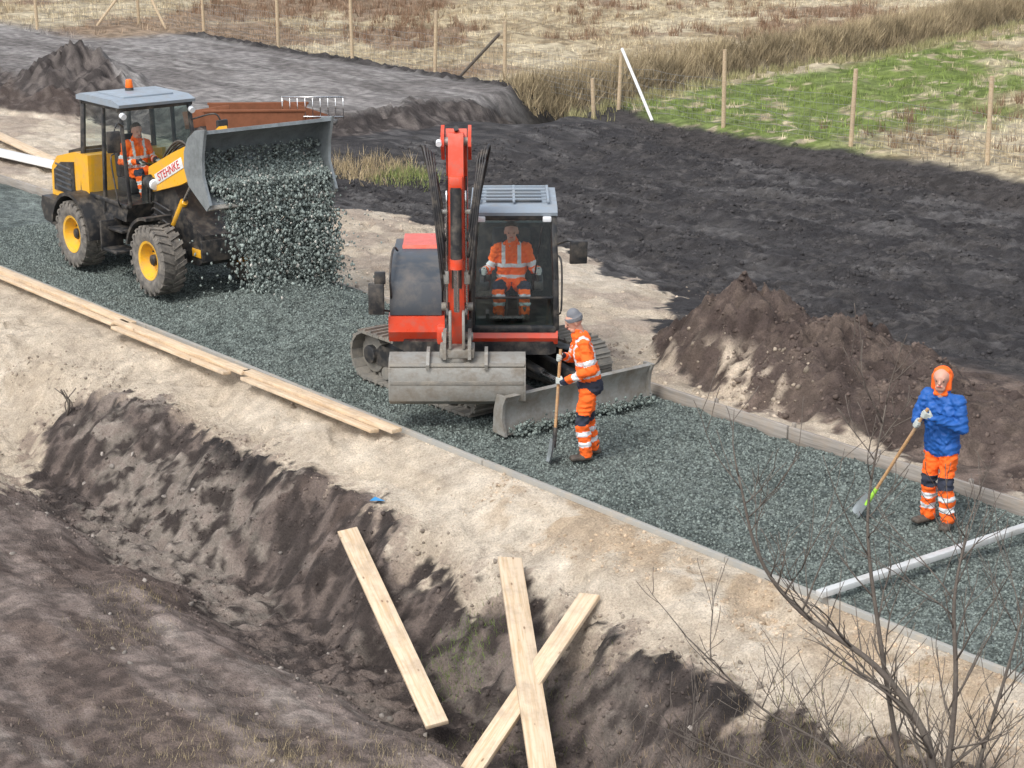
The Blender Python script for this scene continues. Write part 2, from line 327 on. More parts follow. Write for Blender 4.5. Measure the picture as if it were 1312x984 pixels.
    gc=mix(gc,(.19,.125,.085),ss(.53,.62,fbm(s*.22+3,t*.22,4,121))*(1-ss(-46,-43,s))*.75)
    grn=ss(-38.8,-37.6,s+(w1)*2.+.18*(t-34)*1.)*(1-ss(-30.5,-28.,s+w1*4+.35*(t-36)))*ss(.36,.5,fbm(s*.35,t*.35,4,131)+.08)
    gc=mix(gc,(.12,.175,.035),grn*.9*ss(.36,.48,n6+.08))
    C=mix(C,gc,g)
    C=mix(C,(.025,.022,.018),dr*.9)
    C=mix(C,(.07,.075,.07),roadm)
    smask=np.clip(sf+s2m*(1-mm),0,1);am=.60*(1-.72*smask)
    C=C*(1-am/2+am*ss(.3,.7,n8+w4*.5))[...,None]  # random fine tone, plus hollow shade painted in where small relief dips
    return z,C
S=stepped([(-1500,-400,110),(-400,-130,27),(-130,-80,2),(-80,-60,.3),(-60,-34,.12),(-34,-7.5,.04),(-7.5,0,.3),(0,60,6),(60,1500,120)])
T=stepped([(-1500,-100,100),(-100,-10,9),(-10,5,.5),(5,13.3,.035),(13.3,16.5,.2),(16.5,22,.045),(22,36,.07),(36,70,.2),(70,110,1.5),(110,400,20),(400,1500,110)])
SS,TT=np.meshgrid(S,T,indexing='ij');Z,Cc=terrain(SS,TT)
ns,nt_=len(S),len(T)
idx=np.arange(ns*nt_).reshape(ns,nt_)
F=np.stack([idx[:-1,:-1],idx[1:,:-1],idx[1:,1:],idx[:-1,1:]],-1).reshape(-1,4)
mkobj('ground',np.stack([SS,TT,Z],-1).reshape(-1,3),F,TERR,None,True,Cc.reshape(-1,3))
def zt(s,t): return float(terrain(np.array([s]),np.array([t]),False)[0])
def ztv(s,t): return terrain(s,t,False)
def road(s,t):
    w=fbm(s*1.3,t*1.3,4,201)-.5;w3=fbm(s*5,t*5,3,205)-.5;w4=fbm(s*17,t*17,2,209)-.5
    amp=np.interp(s,[-40,-30,-27,-22,-17,-14,-5],[.5,.6,1,1,1,.8,.7])
    z=-.025+amp*(w*.10+w3*.07+w4*.045)
    z=z+.46*bump2(s+w*.5,t,-24.4,15.3,1.6,1.9,1.1)+.20*bump2(s+w*.5,t+w*.4,-22.6,15.2,2.4,1.9,.8)
    z=z+.10*bump2(s,t,-17.0,15.1,.5,1.6,.8)
    z=z-.05*(np.exp(-((t-14.35)/.25)**2)+np.exp(-((t-15.85)/.25)**2))*(1-ss(-26.5,-25.8,s))
    ed=np.minimum(t-13.17,16.56-t);z=np.where(ed<.12,np.minimum(z,.02+.1*ed),z)
    return z
S2=stepped([(-62,-34,.15),(-34,-7.5,.03),(-7.5,-3,.3)]);T2=np.linspace(13.175,16.56,114)
A,B=np.meshgrid(S2,T2,indexing='ij');Zr=road(A,B)
gc=np.zeros(A.shape+(3,))+np.array((.145,.172,.156));gc=mix(gc,(.102,.125,.114),ss(.45,.60,fbm(A*.9,B*.9,4,221)));gc=mix(gc,(.19,.222,.202),ss(.5,.64,fbm(A*2.5,B*2.5,3,225))*.7)
gc=gc*(.65+.7*ss(.35,.65,fbm(A*17,B*17,2,209)))[...,None]  # reuses the height noise: shade of small hollows painted into gravel colour
idx=np.arange(A.size).reshape(A.shape);F=np.stack([idx[:-1,:-1],idx[1:,:-1],idx[1:,1:],idx[:-1,1:]],-1).reshape(-1,4)
mkobj('gravel_road',np.stack([A,B,Zr],-1).reshape(-1,3),F,GRAV,None,True,gc.reshape(-1,3))
# stones
t_=(1+5**.5)/2
ICO=np.array([(-1,t_,0),(1,t_,0),(-1,-t_,0),(1,-t_,0),(0,-1,t_),(0,1,t_),(0,-1,-t_),(0,1,-t_),(t_,0,-1),(t_,0,1),(-t_,0,-1),(-t_,0,1)])/1.9
ICF=np.array([(0,11,5),(0,5,1),(0,1,7),(0,7,10),(0,10,11),(1,5,9),(5,11,4),(11,10,2),(10,7,6),(7,1,8),(3,9,4),(3,4,2),(3,2,6),(3,6,8),(3,8,9),(4,9,5),(2,4,11),(6,2,10),(8,6,7),(9,8,1)])
OCT=np.array([(1,0,0),(-1,0,0),(0,1,0),(0,-1,0),(0,0,1),(0,0,-1)],float);OCF=np.array([(0,2,4),(2,1,4),(1,3,4),(3,0,4),(2,0,5),(1,2,5),(3,1,5),(0,3,5)])
def stones(name,P,sz,cols,base=OCT,fac=OCF,m=None,zs=1.,par=None):
    n=len(P);q=rng.normal(size=(n,4));q/=np.linalg.norm(q,axis=1)[:,None];w,x,y,z=q.T
    R=np.stack([1-2*(y*y+z*z),2*(x*y-z*w),2*(x*z+y*w),2*(x*y+z*w),1-2*(x*x+z*z),2*(y*z-x*w),2*(x*z-y*w),2*(y*z+x*w),1-2*(x*x+y*y)],-1).reshape(n,3,3)
    V=base[None]*(1+rng.uniform(-.3,.3,(n,len(base),3)))*rng.uniform(.55,1.35,(n,1,3))*sz[:,None,None]
    V=np.einsum('nij,nkj->nki',R,V);V[:,:,2]*=zs;V=V+P[:,None,:]
    Fa=(fac[None]+(np.arange(n)*len(base))[:,None,None]).reshape(-1,3)
    return mkobj(name,V.reshape(-1,3),Fa,m or STONE,par,False,np.repeat(cols,len(base),0))
n=75000;ps=-rng.uniform(8,33,n);pt=rng.uniform(13.2,16.54,n)
pc=np.array((.160,.188,.172))*rng.uniform(.4,1.45,(n,1))
stones('loose_gravel',np.stack([ps,pt,road(ps,pt)+.003],-1),rng.uniform(.008,.023,n),pc)
# falling gravel : a curtain that thins and narrows towards the ground
n=32000;u=rng.uniform(0,1,n)**.8
tl=14.22+.45*(1-u)**1.2;tr=16.20-.02*(1-u)
q=rng.beta(1.6,1.4,n);ft=tl+(tr-tl)*q+rng.normal(0,.06,n);z=.08+u*1.95
fs=-24.66+rng.normal(0,.05+.20*(1-u),n)+.25*(1-u)
n2=5500;h=rng.uniform(0,1,n2);fs=np.concatenate([fs,-24.99+h*.38]);ft=np.concatenate([ft,rng.uniform(14.14,16.22,n2)]);z=np.concatenate([z,2.22-h*.26+rng.normal(0,.03,n2)])
n3=1800;fs=np.concatenate([fs,-24.45+rng.normal(0,.38,n3)]);ft=np.concatenate([ft,15.25+rng.normal(0,.68,n3)]);z=np.concatenate([z,.2+rng.uniform(0,1,n3)**2*1.2])
strk=fbm(ft*6,z*.9,3,301);keep=(strk+.40*(z/2.1)+rng.uniform(-.3,.3,len(z)))>np.where(z<1.7,.68,.45)
P=np.stack([fs,ft,z],-1)[keep];nn=len(P)
cc=np.array((.235,.275,.252))*rng.uniform(.4,1.4,(nn,1));lt=rng.uniform(0,1,nn)<.05;cc[lt]=(.52,.50,.45)
stones('falling_gravel',P,rng.uniform(.008,.024,nn)*rng.uniform(.7,1.2,nn),cc,ICO,ICF,None,1.35)
def clods(name,n,sr,tr,col,sz,cond=None,sd=0,thr=.5):
    s=rng.uniform(*sr,n);t=rng.uniform(*tr,n);k=fbm(s*1.5,t*1.5,3,400+sd)+rng.uniform(-.2,.2,n)>thr
    s=s[k];t=t[k]
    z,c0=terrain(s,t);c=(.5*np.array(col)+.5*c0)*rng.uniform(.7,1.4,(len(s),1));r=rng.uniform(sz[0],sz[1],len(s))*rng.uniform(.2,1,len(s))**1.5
    stones(name,np.stack([s,t,z],-1),r,c,ICO,ICF)
clods('peat_clods',26000,(-36,-14),(21.5,33),(.048,.045,.045),(.02,.065),sd=1)
clods('mound_soil_clods',8000,(-20,-10),(17.2,20.8),(.115,.088,.073),(.015,.05),sd=2)
clods('ditch_soil_clods',13000,(-26,-8),(9.6,12.1),(.085,.068,.06),(.010,.035),sd=3)
clods('mud_clods',9000,(-24,-8),(5,10),(.16,.13,.11),(.006,.026),sd=4,thr=.53)
clods('sand_crumbs',4500,(-30,-8.5),(11.9,13.1),(.43,.35,.265),(.006,.022),sd=5,thr=.54)
clods('kerb_sand_crumbs',3500,(-16.5,-8.5),(12.4,13.1),(.41,.30,.20),(.008,.03),sd=9)
clods('sand_lumps',2600,(-33,-19),(16.8,21.3),(.39,.32,.25),(.010,.04),sd=6,thr=.54)
clods('sandy_heap_lumps',400,(-19.3,-16.0),(17.0,18.0),(.45,.38,.29),(.015,.055),sd=7)
# ---------------------------------------------------------------- grass
def blades(name,s,t,nb,hr,wd,colf,lean=.6):
    n=len(s);s=np.repeat(s,nb)+rng.normal(0,.07,n*nb);t=np.repeat(t,nb)+rng.normal(0,.07,n*nb);N_=n*nb
    z=ztv(s,t)-.02;h=rng.uniform(hr[0],hr[1],N_);a=rng.uniform(0,2*np.pi,N_);l=rng.uniform(0,lean,N_)*h;az=rng.uniform(0,2*np.pi,N_)
    dx=np.cos(a)*wd/2;dy=np.sin(a)*wd/2
    V=np.stack([np.stack([s-dx,t-dy,z],-1),np.stack([s+dx,t+dy,z],-1),np.stack([s+np.cos(az)*l,t+np.sin(az)*l,z+h],-1)],1)
    c=colf(s,t)*rng.uniform(.6,1.45,(N_,1))
    return mkobj(name,V.reshape(-1,3),np.arange(N_*3).reshape(-1,3),GRASS,None,False,np.repeat(c,3,0))
def gcol(s,t): return terrain(s,t)[1]*1.25
n=28000;s=-rng.uniform(22,80,n);t=rng.uniform(33.2,74,n);k=(np.abs(s-ditch2c(t))>.8)&(s<-.35*t+5)&(s>-t*1.0-45);k&=rng.uniform(0,1,n)<np.clip(fbm(s*.5,t*.5,3,501)*1.5,0,1)
blades('dry_grass',s[k],t[k],6,(.06,.22),.022,gcol)
n=2800;t=rng.uniform(32,72,n)**1.;s=ditch2c(t)-.75-np.abs(rng.normal(0,.6,n));
blades('ditch_edge_grass',s,t,12,(.2,.55),.025,lambda a,b:np.array((.36,.29,.18))*np.ones((len(a),1))*(.45+fbm(a*2,b*2,2,7)[:,None]),.9)
n=900;t=rng.uniform(31.5,72,n);s=ditch2c(t)+.9+np.abs(rng.normal(0,.5,n))
blades('ditch_bank_grass',s,t,10,(.12,.35),.025,lambda a,b:np.array((.28,.26,.13))*np.ones((len(a),1)))
n=2300;t=rng.uniform(37,70,n);s=-rng.uniform(45,74,n);k=fbm(s*.22+3,t*.22,4,121)>.53;
blades('rush_clumps',s[k],t[k],16,(.2,.5),.022,lambda a,b:np.array((.22,.14,.09))*np.ones((len(a),1)))
n=160;t=rng.uniform(34,50,n);s=-rng.uniform(24,32,n);blades('dead_weed_tufts',s,t,22,(.15,.4),.02,lambda a,b:np.array((.21,.14,.09))*np.ones((len(a),1)))
n=200;s=-rng.uniform(58,70,n);t=rng.uniform(28,33,n);blades('field_edge_grass',s,t,8,(.1,.3),.022,gcol)
def patch(name,cs,ct,r,n,col,h,w=.006):
    s=cs+rng.normal(0,r,n);t=ct+rng.normal(0,r,n);blades(name,s,t,6,h,w,lambda a,b:np.array(col)*np.ones((len(a),1)),.9)
patch('weed_patch',-14.9,11.3,.20,130,(.14,.22,.04),(.03,.12))
patch('weed_patch',-13.4,11.0,.35,90,(.14,.15,.05),(.04,.14))
patch('dry_grass_tuft',-17.2,8.6,.3,60,(.34,.28,.16),(.03,.09))
patch('dry_grass_tuft',-18.2,9.2,.25,60,(.30,.24,.12),(.03,.09))
patch('dry_grass_tuft',-13.6,8.2,.5,280,(.32,.26,.16),(.03,.13))
patch('dry_grass_tuft',-12.6,8.9,.5,280,(.32,.26,.16),(.03,.14))
patch('dry_grass_tuft',-14.6,7.6,.7,220,(.28,.23,.14),(.02,.10))
patch('weed_patch',-10.4,11.2,.5,420,(.20,.19,.08),(.04,.18))
patch('dry_grass_tuft',-9.4,11.5,.7,800,(.30,.23,.15),(.04,.2))
patch('dry_grass_tuft',-11.3,10.9,.5,420,(.25,.19,.12),(.03,.15))
patch('dry_grass_tuft',-10.2,10.2,.7,600,(.26,.20,.13),(.03,.16))
patch('grass_tuft',-33.6,24.0,.35,160,(.22,.26,.09),(.08,.25),.015)
patch('dry_grass_tuft',-34.4,23.7,.5,260,(.38,.30,.18),(.08,.3),.015)
# ---------------------------------------------------------------- boards
def plank(name,p0,p1,w,th,m,roll=0,par=None):
    p0=Vector(p0);p1=Vector(p1);d=p1-p0;L_=d.length;x=d.normalized();y=Vector((0,0,1)).cross(x).normalized();z=x.cross(y)
    o=box(par,name,(0,0,0),(L_,w,th),m,bev=.004)
    M=Matrix((x,y,z)).transposed().to_4x4();M.translation=(p0+p1)/2
    o.matrix_world=M@Matrix.Rotation(roll,4,'X');return o
plank('wooden_plank',(-17.5,11.62,-.66),(-13.95,10.25,-1.32),.23,.045,WOOD,.15)
plank('wooden_plank',(-14.95,11.95,-.31),(-12.0,10.0,-1.12),.25,.045,WOOD,-.1)
plank('wooden_plank',(-13.72,12.0,-.34),(-12.75,9.6,-1.30),.23,.045,WOOD,.1)
for a,b in [((-36,12.98),(-29.95,12.98)),((-29.9,12.95),(-25.0,12.93)),((-25.25,12.83),(-21.7,12.86)),((-21.75,12.9),(-18.35,12.93))]:
    plank('formwork_plank',(a[0],a[1],.065),(b[0],b[1],.065),.15,.05,WOOD)
    plank('formwork_plank',(a[0]+.15,a[1]-.13,.025),(b[0]-.25,b[1]-.15,.03),.13,.045,WOOD,-.15)
cs=[-60,-40,-29,-24.9,-20.9,-16.9,-12.95,-9,-5]
for i in range(len(cs)-1):
    plank('concrete_kerb',(cs[i]+.01,13.13,-.045),(cs[i+1]-.01,13.13+.012*(i%2),-.05),.06,.16,CONC)
    plank('formwork_board',(cs[i]+1.51,16.61+.01*(i%2),.01),(cs[i+1]+1.49,16.61+.012*(i%2),.015),.05,.22,WOODG)
for s in np.arange(-34,-8,1.33): box(None,'formwork_peg',(s,16.68,.03),(.05,.05,.26),WOODG)
plank('screed_bar',(-11.58,13.0,.10),(-11.3,17.3,.19),.09,.06,ALU)
box(None,'white_board',(-39.2,17.9,.12),(3.6,.5,.05),WHT,(0,.0,.1))
plank('loose_board',(-43,18.9,.12),(-38.6,18.3,.10),.3,.04,WOOD)
# ---------------------------------------------------------------- fence
fst=[(-60.8,28.6,1.9),(-60.9,32.4,1.7),(-58.4,33.5,1.7),(-52.6,32.8,2.0),(-48.2,32.6,1.9),(-44.8,33.1,1.8),(-42.0,33.4,1.75),(-37.0,32.3,1.0),(-37.2,33.3,1.45),(-33.4,33.3,1.85),(-29.7,33.7,1.75),(-26.0,33.9,1.9),(-21.5,34.2,1.8),(-17,34.5,1.8)]
for i,(s,t,h) in enumerate(fst):
    z0=zt(s,t);a,b=rng.uniform(-.06,.06,2)
    cyl(None,'fence_stake',(s,t,z0-.2),(s+a,t+b,z0+h),.055,STAKE,.05,10)
def fwire(A,B,nm):
    V=[];F=[];a=Vector(A);b=Vector(B);L_=(b-a).length
    for h in (.08,.22,.36,.52,.7,.9,1.1):
        pts=[a.lerp(b,k/6)+Vector((0,0,h+.03*math.sin(k*2.1+h*9))) for k in range(7)];tubegeo(pts,.0045,3,V,F)
    k=.15
    while k<L_:
        p=a.lerp(b,k/L_);tubegeo([p+Vector((0,0,.08)),p+Vector((.02*math.sin(k*7),0,1.1))],.0035,3,V,F);k+=.16
    mkobj(nm,V,F,WIRE)
seq=[fst[i] for i in (0,1,2,3,4,5,6,8,9,10,11,12,13)]
for a,b in zip(seq[:-1],seq[1:]): fwire((a[0],a[1],zt(a[0],a[1])),(b[0],b[1],zt(b[0],b[1])),'wire_fence')
def brace(s0,t0,s1,t1,h,m,r=.045):
    cyl(None,'fence_brace',(s0,t0,zt(s0,t0)),(s1,t1,zt(s1,t1)+h),r,m,seg=8)
brace(-60.7,30.7,-60.9,32.3,1.7,STAKE);brace(-59.3,32.6,-60.8,32.4,1.8,STAKE)
brace(-43.6,33.0,-42.1,33.3,1.35,BARK);brace(-35.6,33.0,-37.1,33.3,1.55,WHT,.04)
# ---------------------------------------------------------------- wheel loader
def wheel(par,c,side,nm,r=.55,w=.40):
    x,y,z=c
    prof=[(.30,-w*.42),(.36,-w*.5),(r*.86,-w*.5),(r*.95,-w*.44),(r*.965,-w*.2),(r*.965,w*.2),(r*.95,w*.44),(r*.86,w*.5),(.36,w*.5),(.30,w*.42)]
    lathe(par,nm+'_tyre',prof,c,RUB,48)
    V=[];F=[]
    nl=22
    for k in range(nl):
        for sd in (-1,1):
            t=2*math.pi*(k+(.5 if sd>0 else 0))/nl
            for a0,y0,a1,y1 in [(0,.02,.16,.46)]:
                pts=[]
                for rr in (r*.955,r*1.01):
                    for (aa,yy) in ((a0,y0),(a0+.12,y0),(a1+.12,y1+.03),(a1,y1+.03)):
                        pts.append((x+rr*math.cos(t+aa),y+sd*yy*w,z+rr*math.sin(t+aa)))
                pts+= [(x+r*.84*math.cos(t+a1),y+sd*w*.515,z+r*.84*math.sin(t+a1)),(x+r*.84*math.cos(t+a1+.12),y+sd*w*.515,z+r*.84*math.sin(t+a1+.12))]
                b=len(V);V+=pts
                F+=[(b,b+1,b+2,b+3),(b+4,b+5,b+6,b+7),(b,b+1,b+5,b+4),(b+1,b+2,b+6,b+5),(b+2,b+3,b+7,b+6),(b+3,b,b+4,b+7),(b+7,b+6,b+9,b+8)]
    mkobj(nm+'_lugs',V,F,RUB,par)
    s=side
    lathe(par,nm+'_rim',[(.0,s*w*.10),(.10,s*w*.10),(.12,s*w*.02),(.21,-s*w*.02),(.25,s*w*.25),(.27,s*w*.42),(.31,s*w*.45),(.31,s*w*.36),(.30,-s*w*.4)],c,YRIM,36)
    cyl(par,nm+'_hub',(x,y+s*w*.05,z),(x,y+s*w*.28,z),.085,BLK,seg=18,bev=.01)
    for k in range(8):
        t=k*math.pi/4;cyl(par,nm+'_nut',(x+.16*math.cos(t),y,z+.16*math.sin(t)),(x+.16*math.cos(t),y+s*w*.08,z+.16*math.sin(t)),.016,BLK,seg=6)
WL=empty('wheel_loader',(-27.95,15.12,.0))
for nm,c,s in [('front_right_wheel',(1.3,-.82,.55),-1),('front_left_wheel',(1.3,.82,.55),1),('rear_right_wheel',(-1.3,-.82,.55),-1),('rear_left_wheel',(-1.3,.82,.55),1)]: wheel(WL,c,s,nm)
box(WL,'rear_axle',(-1.3,0,.55),(.22,1.3,.2),BLK);box(WL,'front_axle',(1.3,0,.55),(.22,1.3,.2),BLK)
prism(WL,'rear_chassis',[(-2.35,.55),(-.2,.5),(.1,.62),(.1,.95),(-2.35,1.0)],-.42,.42,BLK,.02)
prism(WL,'counterweight',[(-2.45,.62),(-2.0,.55),(-1.9,1.0),(-2.5,1.02),(-2.56,.85)],-.92,.92,BLK,.04)
prism(WL,'engine_hood',[(-2.5,1.02),(-1.12,1.02),(-1.12,1.85),(-1.6,1.85),(-2.25,1.70),(-2.47,1.5)],-.72,.72,YEL,.06)
prism(WL,'hood_grille',[(-2.38,1.12),(-1.62,1.12),(-1.62,1.68),(-2.1,1.62),(-2.36,1.46)],-.738,-.70,BLK,.01)
for k in range(5): box(WL,'grille_slat',(-2.0,-.745,1.20+.09*k),(.56,.014,.03),GREY,(0,.06,0),.003)
prism(WL,'hood_top_cover',[(-2.25,1.72),(-1.7,1.85),(-1.7,1.90),(-2.25,1.77)],-.5,.5,BLK,.01)
def fender(par,nm,cx,cz,r,a0,a1,y0,y1,m,th=.05,n=12):
    pts=[(cx+r*math.cos(a0+(a1-a0)*i/n),cz+r*math.sin(a0+(a1-a0)*i/n)) for i in range(n+1)]+[(cx+(r-th)*math.cos(a1-(a1-a0)*i/n),cz+(r-th)*math.sin(a1-(a1-a0)*i/n)) for i in range(n+1)]
    return prism(par,nm,pts,y0,y1,m,.008)
def plank2(par,nm,a,b,w,m):
    a=Vector(a);b=Vector(b);d=b-a;bm=bmesh.new();bmesh.ops.create_cube(bm,size=1)
    q=d.to_track_quat('Z','Y').to_matrix().to_4x4()
    ww=w if hasattr(w,'__len__') else (w,w)
    bmesh.ops.transform(bm,matrix=Matrix.Translation((a+b)/2)@q@Matrix.Diagonal((ww[0],ww[1],d.length,1)),verts=bm.verts)
    return bmfin(bm,nm,m,par,min(ww)*.25)
bar=plank2
cx0,cx1,cy,ct=-1.42,.08,.68,2.74
for sg,nm in ((-1,'right'),(1,'left')):
    y=sorted((sg*.58,sg*1.03))
    fender(WL,'rear_fender_'+nm,-1.3,.55,.70,math.radians(0),math.radians(170),y[0],y[1],BLK,.06)
    fender(WL,'front_fender_'+nm,1.3,.55,.68,math.radians(85),math.radians(165),y[0],y[1],BLK)
    box(WL,'step_'+nm,(-.15,sg*.72,.45),(.5,.4,.05),BLK);box(WL,'upper_step_'+nm,(-.15,sg*.66,.78),(.5,.3,.05),BLK)
    box(WL,'step_plate_'+nm,(-.38,sg*.74,.66),(.05,.4,.5),BLK);box(WL,'fuel_tank_'+nm,(-.55,sg*.55,.78),(.35,.3,.4),BLK)
prism(WL,'cab_base',[(cx0,.98),(cx1-.05,.92),(cx1+.05,1.2),(cx0,1.25)],-cy,cy,BLK,.02)
prism(WL,'cab_rear_wall',[(cx0-.02,1.2),(cx0+.03,1.2),(cx0+.05,1.9),(cx0,1.9)],-cy+.02,cy-.02,BLK,.01)
for sg,nm in ((-1,'right'),(1,'left')):
    y=sg*cy;yt=sg*(cy-.06)
    bar(WL,'rear_post_'+nm,(cx0,y,1.2),(cx0+.06,yt,ct),.08,BLK)
    bar(WL,'mid_post_'+nm,(-.66,y,1.0),(-.66,yt,ct),.06,BLK)
    bar(WL,'front_post_'+nm,(cx1+.05,y-.04*sg,1.15),(cx1-.18,yt,ct),.06,BLK)
    bar(WL,'side_sill_'+nm,(cx0,y,1.22),(cx1+.05,y,1.18),.07,BLK)
    bar(WL,'top_rail_'+nm,(cx0+.05,yt,ct-.02),(cx1-.16,yt,ct-.02),.08,BLK)
    v=[(cx0+.02,y,1.24),(-.68,y,1.24),(-.68,yt,ct-.04),(cx0+.06,yt,ct-.04)];mkobj('side_window_'+nm,v,[(0,1,2,3)],GLASS if sg<0 else GLASSG,WL)
    v=[(-.64,y,.98),(cx1+.03,y,1.1),(cx1-.16,yt,ct-.04),(-.64,yt,ct-.04)];mkobj('door_window_'+nm,v,[(0,1,2,3)],GLASS if sg<0 else GLASSG,WL)
    bar(WL,'door_handle_'+nm,(-.52,y+sg*.05,1.55),(-.52,y+sg*.05,1.95),.025,BLK)
    tube(WL,'handrail_'+nm,[(-.08,y+sg*.02,1.15),(-.04,y+sg*.09,1.3),(-.2,y+sg*.09,1.9),(-.24,y,2.0)],.014,BLK)
    tube(WL,'mirror_arm_'+nm,[(cx1-.1,yt,2.45),(cx1+.2,yt+sg*.25,2.55),(cx1+.25,yt+sg*.35,2.42)],.014,BLK)
    box(WL,'mirror_'+nm,(cx1+.25,yt+sg*.36,2.28),(.06,.22,.34),BLK,(0,0,.2*sg),.02)
    cyl(WL,'work_lamp_'+nm,(cx1-.12,yt,2.62),(cx1-.05,yt,2.6),.05,LAMP,seg=16)
    cyl(WL,'head_lamp_'+nm,(.62,sg*.5,1.62),(.74,sg*.5,1.6),.085,LAMP,seg=16,bev=.01)
    cyl(WL,'head_lamp_shell_'+nm,(.5,sg*.5,1.63),(.68,sg*.5,1.61),.1,BLK,seg=16);bar(WL,'head_lamp_bracket_'+nm,(.55,sg*.5,1.3),(.58,sg*.5,1.6),.04,BLK)
bar(WL,'windscreen_rail',(cx1-.18,-cy,ct-.03),(cx1-.18,cy,ct-.03),.07,BLK);bar(WL,'rear_rail',(cx0+.06,-cy,ct-.03),(cx0+.06,cy,ct-.03),.07,BLK)
mkobj('windscreen',[(cx1+.05,-cy+.03,1.2),(cx1+.05,cy-.03,1.2),(cx1-.17,cy-.08,ct-.05),(cx1-.17,-cy+.08,ct-.05)],[(0,1,2,3)],GLASS,WL)
mkobj('rear_window',[(cx0,-cy+.03,1.3),(cx0,cy-.03,1.3),(cx0+.05,cy-.08,ct-.05),(cx0+.05,-cy+.08,ct-.05)],[(0,1,2,3)],GLASS,WL)
prism(WL,'cab_roof',[(cx0-.05,ct),(cx1-.08,ct),(cx1-.06,ct+.05),(cx1-.3,ct+.11),(cx0+.1,ct+.11),(cx0-.05,ct+.07)],-.69,.69,ROOF,.03)
box(WL,'roof_panel',(-.72,0,ct+.12),(.9,.9,.035),ROOF,bev=.015)
cyl(WL,'beacon_base',(-.92,.0,ct+.11),(-.92,0,ct+.18),.07,BLK);cyl(WL,'beacon',(-.92,0,ct+.18),(-.92,0,ct+.32),.065,AMB,.05,bev=.015)
cyl(WL,'exhaust_pipe',(-1.85,.45,1.8),(-1.85,.45,2.45),.04,BLK)
box(WL,'seat_base',(-.82,0,1.35),(.5,.5,.25),SEAT,bev=.05);box(WL,'seat_back',(-1.05,0,1.8),(.14,.5,.7),SEAT,(0,-.12,0),.05)
prism(WL,'dashboard',[(-.15,1.2),(.08,1.2),(.06,1.55),(-.08,1.62)],-.3,.3,BLK,.02)
lathe(WL,'steering_wheel',[(.19,-.015),(.205,0),(.19,.015),(.175,0),(.19,-.015)],(0,0,0),BLK).matrix_local=Matrix.Translation((-.28,0,1.72))@Matrix.Rotation(math.radians(65),4,'X')
bar(WL,'steering_column',(-.12,0,1.4),(-.27,0,1.7),.05,BLK)
prism(WL,'articulation_joint',[(.05,.55),(.45,.55),(.45,1.05),(.05,1.0)],-.25,.25,BLK,.03)
prism(WL,'front_frame',[(.35,.5),(1.75,.45),(1.95,.6),(1.9,.95),(1.45,1.15),(.95,1.75),(.55,1.8),(.38,1.2)],-.36,.36,BLK,.03)
box(WL,'front_plate',(1.96,0,.72),(.05,.86,.34),BLK,(0,-.1,0));box(WL,'warning_sticker',(1.72,-.375,.66),(.26,.012,.13),YEL,bev=.002)
dz=-.06;BX=.32
def fx(a): return a+BX*min(1,max(0,(a-.6)/1.6))
def sh(pts): return [(fx(a),b+dz*min(1,max(0,(a-.6)/1.6))) for a,b in pts]
for sg,nm in ((-1,'right'),(1,'left')):
    y=sorted((sg*.40,sg*.48))
    prism(WL,'lift_arm_'+nm,sh([(.45,1.56),(.62,1.48),(1.35,1.74),(1.95,2.04),(2.3,2.06),(2.42,1.96),(2.54,2.08),(2.42,2.34),(2.2,2.48),(1.75,2.48),(1.2,2.22),(.5,1.86)]),y[0],y[1],YEL,.015)
    cyl(WL,'arm_pivot_'+nm,(.56,sg*.33,1.68),(.56,sg*.50,1.68),.07,BLK)
    cyl(WL,'lift_cylinder_'+nm,(.95,sg*.32,.95),(1.3,sg*.32,1.4),.065,YEL);cyl(WL,'lift_rod_'+nm,(1.3,sg*.32,1.4),(1.8,sg*.32,1.98),.033,CHR)
    cyl(WL,'bucket_pin_'+nm,(2.44+BX,sg*.34,2.12),(2.44+BX,sg*.52,2.12),.05,STEEL)
box(WL,'arm_cross_tube',(1.6,0,1.98),(.2,.8,.22),YEL,(0,-.4,0),.03)
cyl(WL,'tilt_cylinder',(.75,0,1.75),(1.55,0,2.30),.075,YEL);cyl(WL,'tilt_rod',(1.55,0,2.30),(1.98,0,2.52),.035,CHR)
prism(WL,'tilt_lever',[(1.80,2.1),(1.93,2.06),(2.10,2.5),(2.03,2.64),(1.93,2.58)],-.07,.07,YEL,.02);bar(WL,'tilt_link',(2.03,0,2.54),(2.45+BX,0,2.50),(.1,.08),YEL)
box(WL,'decal_strip',(1.16,-.486,1.88),(.95,.008,.17),WHT,(0,-.42,0),.001)
tx=bpy.data.curves.new('arm_lettering','FONT');tx.body='STEHNKE';tx.size=.18;tx.extrude=.002;tx.align_x='CENTER';tx.align_y='CENTER'
to=bpy.data.objects.new('arm_lettering',tx);COL.objects.link(to);to.parent=WL;tx.materials.append(REDT)
to.matrix_local=Matrix.Translation((1.16,-.494,1.88))@Matrix.Rotation(-.42,4,'Y')@Matrix.Rotation(math.pi/2,4,'X')
for k in range(4): tube(WL,'hose',[(.5,-.1-.06*k,1.8),(.8,-.14-.06*k,2.1),(1.2,-.14-.05*k,2.25+.03*k),(1.5,-.15,2.1)],.018,HOSE);tube(WL,'hose_low',[(.2,-.3,.9+.1*k),(.6,-.45,1.0+.1*k),(1.0,-.40,.85+.12*k)],.018,HOSE)
bz=-.12
inn=[(3.08,2.90),(2.85,2.86),(2.66,2.74),(2.54,2.56),(2.52,2.36),(2.62,2.16),(3.06,1.86)]
out_=[(3.05,1.82),(2.58,2.10),(2.47,2.34),(2.49,2.58),(2.62,2.78),(2.83,2.91),(3.07,2.95)]
prism(WL,'bucket_shell',[(a+BX,b+bz) for a,b in inn+out_],-1.1,1.1,STEEL2,.004)
